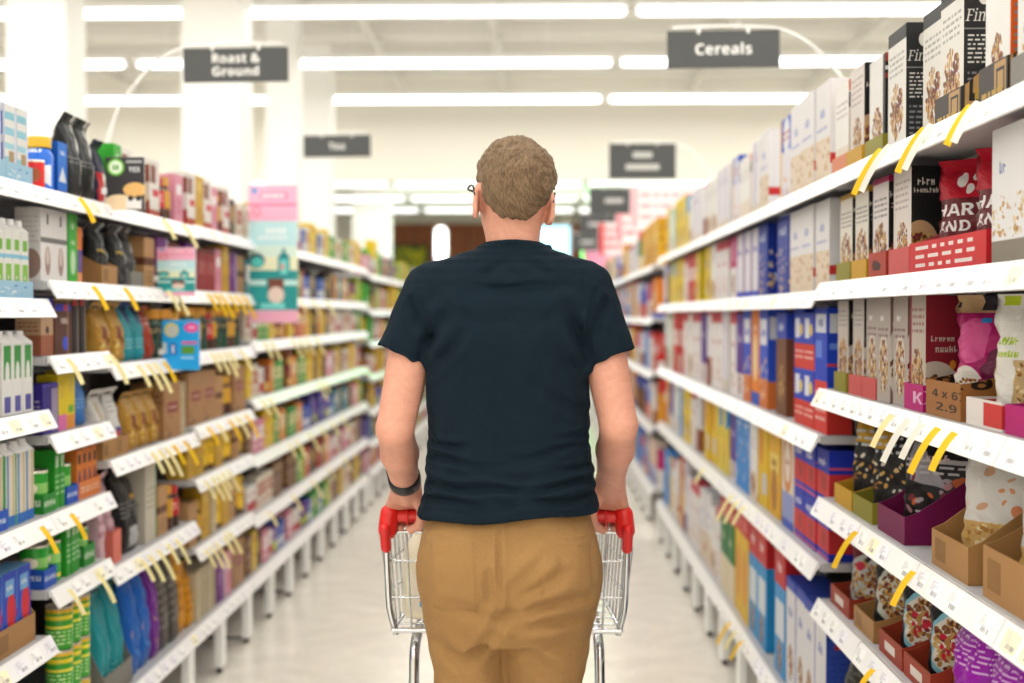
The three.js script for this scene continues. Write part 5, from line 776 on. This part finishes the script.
    c.push([t0, t1, 0.015, 0.0115], [t1, t2, 0.0115, 0.0102], [t2, t3, 0.01, 0.0082]);
    const arm = armSDF(k);
    return (x, y, z) => { let d = smin(arm(x, y, z), capsule(x, y, z, w, [w[0], w[1] - 0.028, w[2] - 0.03], 0.0265, 0.024), 0.02); for (let i = 0; i < c.length; i++) { const q = c[i]; d = smin(d, capsule(x, y, z, q[0], q[1], q[2], q[3]), i % 4 === 0 && i < 16 ? 0.012 : 0.004); } return d; };
  };
  const LEG = [[[-0.1, 0.93, 0.005], [-0.096, 0.78, 0.008], [-0.089, 0.5, 0.012], [-0.094, 0.09, 0.05]], [[0.074, 0.93, 0.005], [0.057, 0.78, -0.004], [0.044, 0.5, -0.04], [0.052, 0.09, -0.06]]], LR = [[0.094, 0.075, 0.066, 0.062], [0.094, 0.088, 0.07, 0.063]];
  const legs = (x, y, z, off) => { let d = 1; for (let k = 0; k < 2; k++) for (let i = 0; i < 3; i++) d = smin(d, capsule(x, y, z, LEG[k][i], LEG[k][i + 1], LR[k][i] - off, LR[k][i + 1] - off), k && i === 0 ? 0.015 : 0.02); return d; };
  const core = surfaceNets((x, y, z) => smin(Math.max(loft(TORSO, x, y, z) + (y < 1.13 ? 0.04 : 0.022), 0.9 - y, y - 1.56), legs(x, y, z, 0.02), 0.04), [-0.26, 0.06, -0.2], [0.24, 1.6, 0.2], 0.016);
  const arms = [0, 1].map((k) => { const f = armSDF(k), w = WR[k]; return surfaceNets((x, y, z) => Math.max(f(x, y, z), (w[1] + 0.03) - y), k ? [0.07, 1.06, -0.2] : [-0.31, 1.06, -0.2], k ? [0.28, 1.56, 0.12] : [-0.1, 1.56, 0.12], 0.006); });
  const hands = [0, 1].map((k) => { const f = handSDF(k), w = WR[k]; return surfaceNets((x, y, z) => Math.max(f(x, y, z), y - (w[1] + 0.034)), [HX[k] - 0.075, 0.95, -0.29], [HX[k] + 0.075, 1.14, 0.0], 0.0028); });
  const head = surfaceNets((x, y, z) => Math.max(headSDF(x, y, z), 1.5 - y), [-0.12, 1.48, -0.16], [0.12, 1.83, 0.13], 0.0034);
  part('body', mergeGeometries([core, ...arms, ...hands, head]), skin, P);
  // eyes and glasses
  for (const s of [-1, 1]) { const e = new THREE.SphereGeometry(0.0115, 14, 10); e.translate(s * 0.03, 1.688, -0.086); e.applyMatrix4(headTurn); const m = part('eye', e, std(0xf2efe9, 0.2), P); const i = new THREE.SphereGeometry(0.0055, 10, 8); i.translate(s * 0.03, 1.688, -0.0935); i.applyMatrix4(headTurn); part('iris', i, std(0x3a5a6a, 0.2), m); }
  const gl = part('glasses', merge([...[-1, 1].flatMap((s) => { const t = new THREE.TorusGeometry(0.023, 0.0016, 6, 24); t.scale(1.15, 0.85, 1); t.translate(s * 0.034, 1.686, -0.121); return [t, tube([[s * 0.061, 1.69, -0.12], [s * 0.084, 1.694, -0.1], [s * 0.0855, 1.696, -0.03], [s * 0.082, 1.692, 0.006], [s * 0.078, 1.672, 0.022]], 0.0024, 20, 6)]; }), rod([-0.009, 1.69, -0.122], [0.009, 1.69, -0.122], 0.0016)]).applyMatrix4(headTurn), M.black, P);
  for (const s of [-1, 1]) { const c = new THREE.CircleGeometry(0.022, 20); c.scale(1.15, 0.85, 1); c.rotateY(Math.PI); c.translate(s * 0.034, 1.686, -0.121); c.applyMatrix4(headTurn); part('lens', c, new THREE.MeshPhysicalMaterial({ color: 0xffffff, transmission: 1, thickness: 0, roughness: 0.02 }), gl); }
  // hair: short, brushed from the crown
  const hairSDF = (X, Y, Z) => {
    const [x, y, z] = unturn(X, Y, Z);
    const el = (cx, cy, cz, a, b, c) => { const u = (x - cx) / a, v = (y - cy) / b, w = (z - cz) / c; return (Math.sqrt(u * u + v * v + w * w) - 1) * Math.min(a, b, c); };
    let d = smin(el(0.003, 1.721, -0.002, 0.0785, 0.078, 0.1), el(-0.001, 1.676, 0.016, 0.057, 0.06, 0.066), 0.035);
    if (Math.abs(d) < 0.02) {
      const cx = x - 0.012, cy = y - 1.765, a = Math.atan2(cy, cx), r = Math.hypot(cx, cy), up = Math.min(1, Math.max(0, (y - 1.64) / 0.1));
      d -= (0.0018 * noise3(a * 7, r * 22, z * 22) + 0.0024 * noise3(x * 120 + 26 * (y - 1.7), y * 30, z * 50) + 0.0045 * noise3(x * 26, y * 16, z * 18)) * (0.25 + 0.75 * up);
    }
    const nape = 1.633 + 0.9 * Math.max(0, Math.abs(x) - 0.026) + 0.004 * noise3(x * 60, 1, z * 60);
    d = Math.max(d, nape - y); // hairline
    d = Math.max(d, Math.min(-0.028 - z, 1.752 + 0.35 * (z + 0.028) - y)); // clear of the face
    d = Math.max(d, Math.min(0.024 - Math.abs(z - 0.004) - Math.max(0, 0.0), Math.min(1.7 - y, Math.abs(x) - 0.058))); // clear of the ears
    return d;
  };
  const hairTone = noiseTexture(256, (u, v) => { const a = noise2(u * 46, v * 9) * 17 + noise2(u * 90 + 7, v * 22) * 13 + noise2(u * 5, v * 5 + 3) * 8; return [110 + a * 1.2, 88 + a * 1.05, 64 + a * 0.9]; }, 5, true);
  part('hair', surfaceNets(hairSDF, [-0.11, 1.6, -0.14], [0.115, 1.83, 0.13], 0.0026), new THREE.MeshStandardMaterial({ map: hairTone, roughness: 0.75 }), P);
  // t-shirt: torso and sleeves, with creases pressed into the cloth
  const creases = [ // x0, y0, x1, y1, depth, width
    [-0.075, 1.498, 0.07, 1.497, 0.0025, 0.004], [-0.185, 1.36, -0.13, 1.45, 0.006, 0.013], [-0.18, 1.33, -0.1, 1.4, 0.004, 0.012], [0.145, 1.35, 0.1, 1.45, 0.006, 0.013], [0.14, 1.31, 0.07, 1.39, 0.0045, 0.012], [0.15, 1.24, 0.04, 1.31, 0.003, 0.0101],
    [-0.18, 1.165, -0.03, 1.148, 0.005, 0.0072], [0.15, 1.19, 0.0, 1.165, 0.005, 0.0072], [0.155, 1.215, 0.08, 1.2, 0.005, 0.0065], [-0.18, 1.115, 0.02, 1.1, 0.0055, 0.0079], [0.155, 1.12, 0.03, 1.105, 0.0055, 0.0072], [-0.185, 1.085, -0.06, 1.075, 0.005, 0.0065], [0.16, 1.088, -0.02, 1.078, 0.005, 0.0065], [-0.17, 1.195, -0.09, 1.185, 0.004, 0.0065], [0.15, 1.15, 0.07, 1.14, 0.0045, 0.0065], [-0.12, 1.135, 0.09, 1.128, 0.003, 0.0065],
    [-0.205, 1.46, -0.16, 1.39, 0.005, 0.011], [0.178, 1.46, 0.14, 1.38, 0.005, 0.011], [-0.188, 1.49, -0.168, 1.42, 0.003, 0.005], [0.155, 1.49, 0.142, 1.42, 0.003, 0.005], [-0.06, 1.52, -0.02, 1.54, 0.003, 0.009], [0.02, 1.545, 0.07, 1.52, 0.003, 0.009],
  ];
  const press = (list, x, y) => { let s = 0; for (const c of list) { const [q, t] = segDist(x, y + 0.004 * Math.sin(x * 40 + c[1] * 90), c); if (q < 3.2 * c[5]) { const e = Math.sin(Math.PI * Math.min(1, 0.12 + 0.88 * t)); s += c[4] * (Math.exp(-((q / c[5]) ** 2)) - 0.55 * Math.exp(-(((q - 1.9 * c[5]) / c[5]) ** 2))) * (0.4 + 0.6 * e); } } return s; };
  const sleeve = (x, y, z, k) => { const s = k ? 1 : -1, c = capsule(x, y, z, [k ? 0.14 : -0.17, 1.485, 0], k ? [0.193, 1.33, 0.024] : [-0.234, 1.33, 0.024], 0.056, 0.056), cut = k ? [0.225, 1.372, 0.33, -0.944] : [-0.274, 1.382, -0.34, -0.94]; return Math.max(c, (x - cut[0]) * cut[2] + (y - cut[1]) * cut[3]); };
  const shirtSDF = (x, y, z) => {
    let d = loft(TORSO, x, y, z); const spine = Math.exp(-(((x + 0.01) / 0.035) ** 2)); if (z > 0 && y < 1.5 && y > 1.1) d += 0.006 * spine;
    d = Math.max(d, y - 1.579);
    d = smin(d, sleeve(x, y, z, 0), 0.03); d = smin(d, sleeve(x, y, z, 1), 0.03);
    if (Math.abs(d) < 0.02) { if (z > -0.03) d += press(creases, x, y) * (z > 0.05 ? 1.5 : 0.5); d += 0.0022 * noise3(x * 14, y * 9, z * 14) + 0.0012 * noise3(x * 34, y * 28, z * 30); }
    const hem = 1.046 + 0.055 * x + 0.003 * Math.sin(x * 30); if (y < hem + 0.03) d -= 0.002 * Math.exp(-(((y - hem - 0.012) / 0.008) ** 2));
    d = Math.max(d, hem - y);
    const ring = Math.hypot(Math.hypot((x + 0.006) / 1.02, z + 0.008) - 0.0595, y - 1.577 - 0.1 * (z + 0.006)) - 0.0055;
    return Math.min(d, ring);
  };
  part('t_shirt', surfaceNets(shirtSDF, [-0.31, 1.02, -0.18], [0.28, 1.62, 0.17], 0.004), shirtMat, P);
  // trousers
  const HIPS = [[0.78, 0.12, 0.1, -0.018, 0.01], [0.84, 0.155, 0.122, -0.017, 0.01], [0.89, 0.167, 0.13, -0.015, 0.012], [0.95, 0.172, 0.136, -0.014, 0.014], [1.0, 0.171, 0.132, -0.014, 0.008], [1.05, 0.162, 0.118, -0.014, 0.0], [1.12, 0.152, 0.112, -0.014, 0]];
  const folds = [
    [-0.028, 0.862, 0.14, 0.9, 0.008, 0.012], [-0.02, 0.872, 0.1, 0.955, 0.006, 0.012], [-0.01, 0.9, 0.06, 0.985, 0.004, 0.011], [0.0, 0.845, 0.14, 0.855, 0.006, 0.013], [-0.04, 0.86, -0.14, 0.885, 0.004, 0.014], [-0.03, 0.84, -0.09, 0.76, 0.005, 0.012], [-0.03, 1.03, -0.028, 0.86, 0.004, 0.005], [0.02, 0.81, 0.13, 0.79, 0.004, 0.014], [0.03, 0.78, 0.1, 0.72, 0.004, 0.014], [-0.15, 0.8, -0.09, 0.74, 0.004, 0.013], [-0.05, 0.95, -0.04, 0.88, 0.003, 0.01],
    [-0.166, 1.012, -0.076, 1.002, 0.0018, 0.003], [-0.076, 1.002, -0.068, 0.872, 0.0018, 0.003], [-0.068, 0.872, -0.13, 0.876, 0.0018, 0.003], [-0.166, 1.012, -0.15, 0.885, 0.0012, 0.003], [0.055, 1.01, 0.15, 1.012, 0.0018, 0.003], [0.055, 1.01, 0.05, 0.905, 0.0012, 0.003], [0.05, 0.905, 0.14, 0.885, 0.0016, 0.003],
  ];
  const pockets = [[-0.158, -0.07, 0.875, 1.012, -0.04], [0.05, 0.142, 0.885, 1.014, 0.04]];
  const trouserSDF = (x, y, z) => {
    let d = Math.max(loft(HIPS, x, y, z), 0.8 - y); d = smin(d, legs(x, y, z, 0.003), 0.04);
    for (const s of [-1, 1]) d = smin(d, Math.hypot(x + 0.015 - s * 0.078, (y - 0.935) * 0.9, z - 0.062) - 0.08, 0.045);
    if (Math.abs(d) < 0.02) { if (z > -0.02) { d += 1.5 * press(folds, x, y); for (const p of pockets) if (x > p[0] + (y - p[2]) * p[4] && x < p[1] + (y - p[2]) * p[4] && y > p[2] + 0.06 * Math.abs(x - (p[0] + p[1]) / 2) && y < p[3]) d -= 0.0022; } d += 0.002 * noise3(x * 12, y * 8, z * 12 + 7) + 0.001 * noise3(x * 30, y * 22, z * 30); if (y < 0.4) d += 0.003 * Math.sin(y * 46 + x * 9) * Math.max(0, (0.4 - y) / 0.4); }
    return Math.max(d, y - 1.085, 0.075 - y);
  };
  part('trousers', surfaceNets(trouserSDF, [-0.24, 0.05, -0.2], [0.22, 1.12, 0.2], 0.0044), chino, P);
  // shoes and watch
  const shoeMat = std(0x5a3a26, 0.5), soleMat = std(0xe8e2d6, 0.7);
  LEG.forEach((l, k) => { const [x, , z] = l[3]; const s = part('shoe', surfaceNets((a, b, c) => Math.max(smin(smin(capsule(a, b, c, [x, 0.055, z + 0.01], [x, 0.05, z - 0.1], 0.042, 0.038), capsule(a, b, c, [x, 0.05, z - 0.1], [x + (k ? 0.012 : -0.012), 0.042, z - 0.17], 0.042, 0.032), 0.03), capsule(a, b, c, [x, 0.06, z], [x, 0.12, z], 0.042, 0.044), 0.02), 0.02 - b, b - 0.125), [x - 0.08, 0.0, z - 0.23], [x + 0.08, 0.15, z + 0.08], 0.006), shoeMat, P); part('sole', (() => { const q = new THREE.CapsuleGeometry(0.043, 0.19, 6, 18); q.rotateX(Math.PI / 2); q.scale(1, 0.26, 1); q.translate(x, 0.0115, z - 0.075); return q; })(), soleMat, s); });
  {
    const e = new THREE.Vector3(...EL[0]), w = new THREE.Vector3(...WR[0]), ax = w.clone().sub(e).normalize(), c = w.clone().addScaledVector(ax, -0.026);
    const prof = [[0.03, -0.0155], [0.034, -0.015], [0.0348, 0], [0.034, 0.015], [0.03, 0.0155]].map(([a, b]) => new THREE.Vector2(a, b)), q = new THREE.LatheGeometry(prof, 36), turn = new THREE.Quaternion().setFromUnitVectors(new THREE.Vector3(0, 1, 0), ax);
    q.applyQuaternion(turn); q.translate(c.x, c.y, c.z); const wt = part('wrist_watch', q, std(0x141517, 0.45), P);
    const f = new RoundedBoxGeometry(0.034, 0.036, 0.01, 3, 0.004); const out = new THREE.Vector3(-0.6, 0.3, -0.5).projectOnPlane(ax).normalize(), mtx = new THREE.Matrix4().makeBasis(new THREE.Vector3().crossVectors(ax, out), ax, out); f.applyMatrix4(mtx); f.translate(c.x + out.x * 0.034, c.y + out.y * 0.034, c.z + out.z * 0.034); part('watch_case', f, std(0x1c1d20, 0.25), wt);
    const bk = new RoundedBoxGeometry(0.016, 0.024, 0.005, 2, 0.002), inn = out.clone().negate(); bk.applyMatrix4(new THREE.Matrix4().makeBasis(new THREE.Vector3().crossVectors(ax, inn), ax, inn)); bk.translate(c.x + inn.x * 0.0335, c.y + inn.y * 0.0335, c.z + inn.z * 0.0335); part('buckle', bk, std(0x2a2b2e, 0.35), wt);
  }
}
renderer.render(scene, camera);
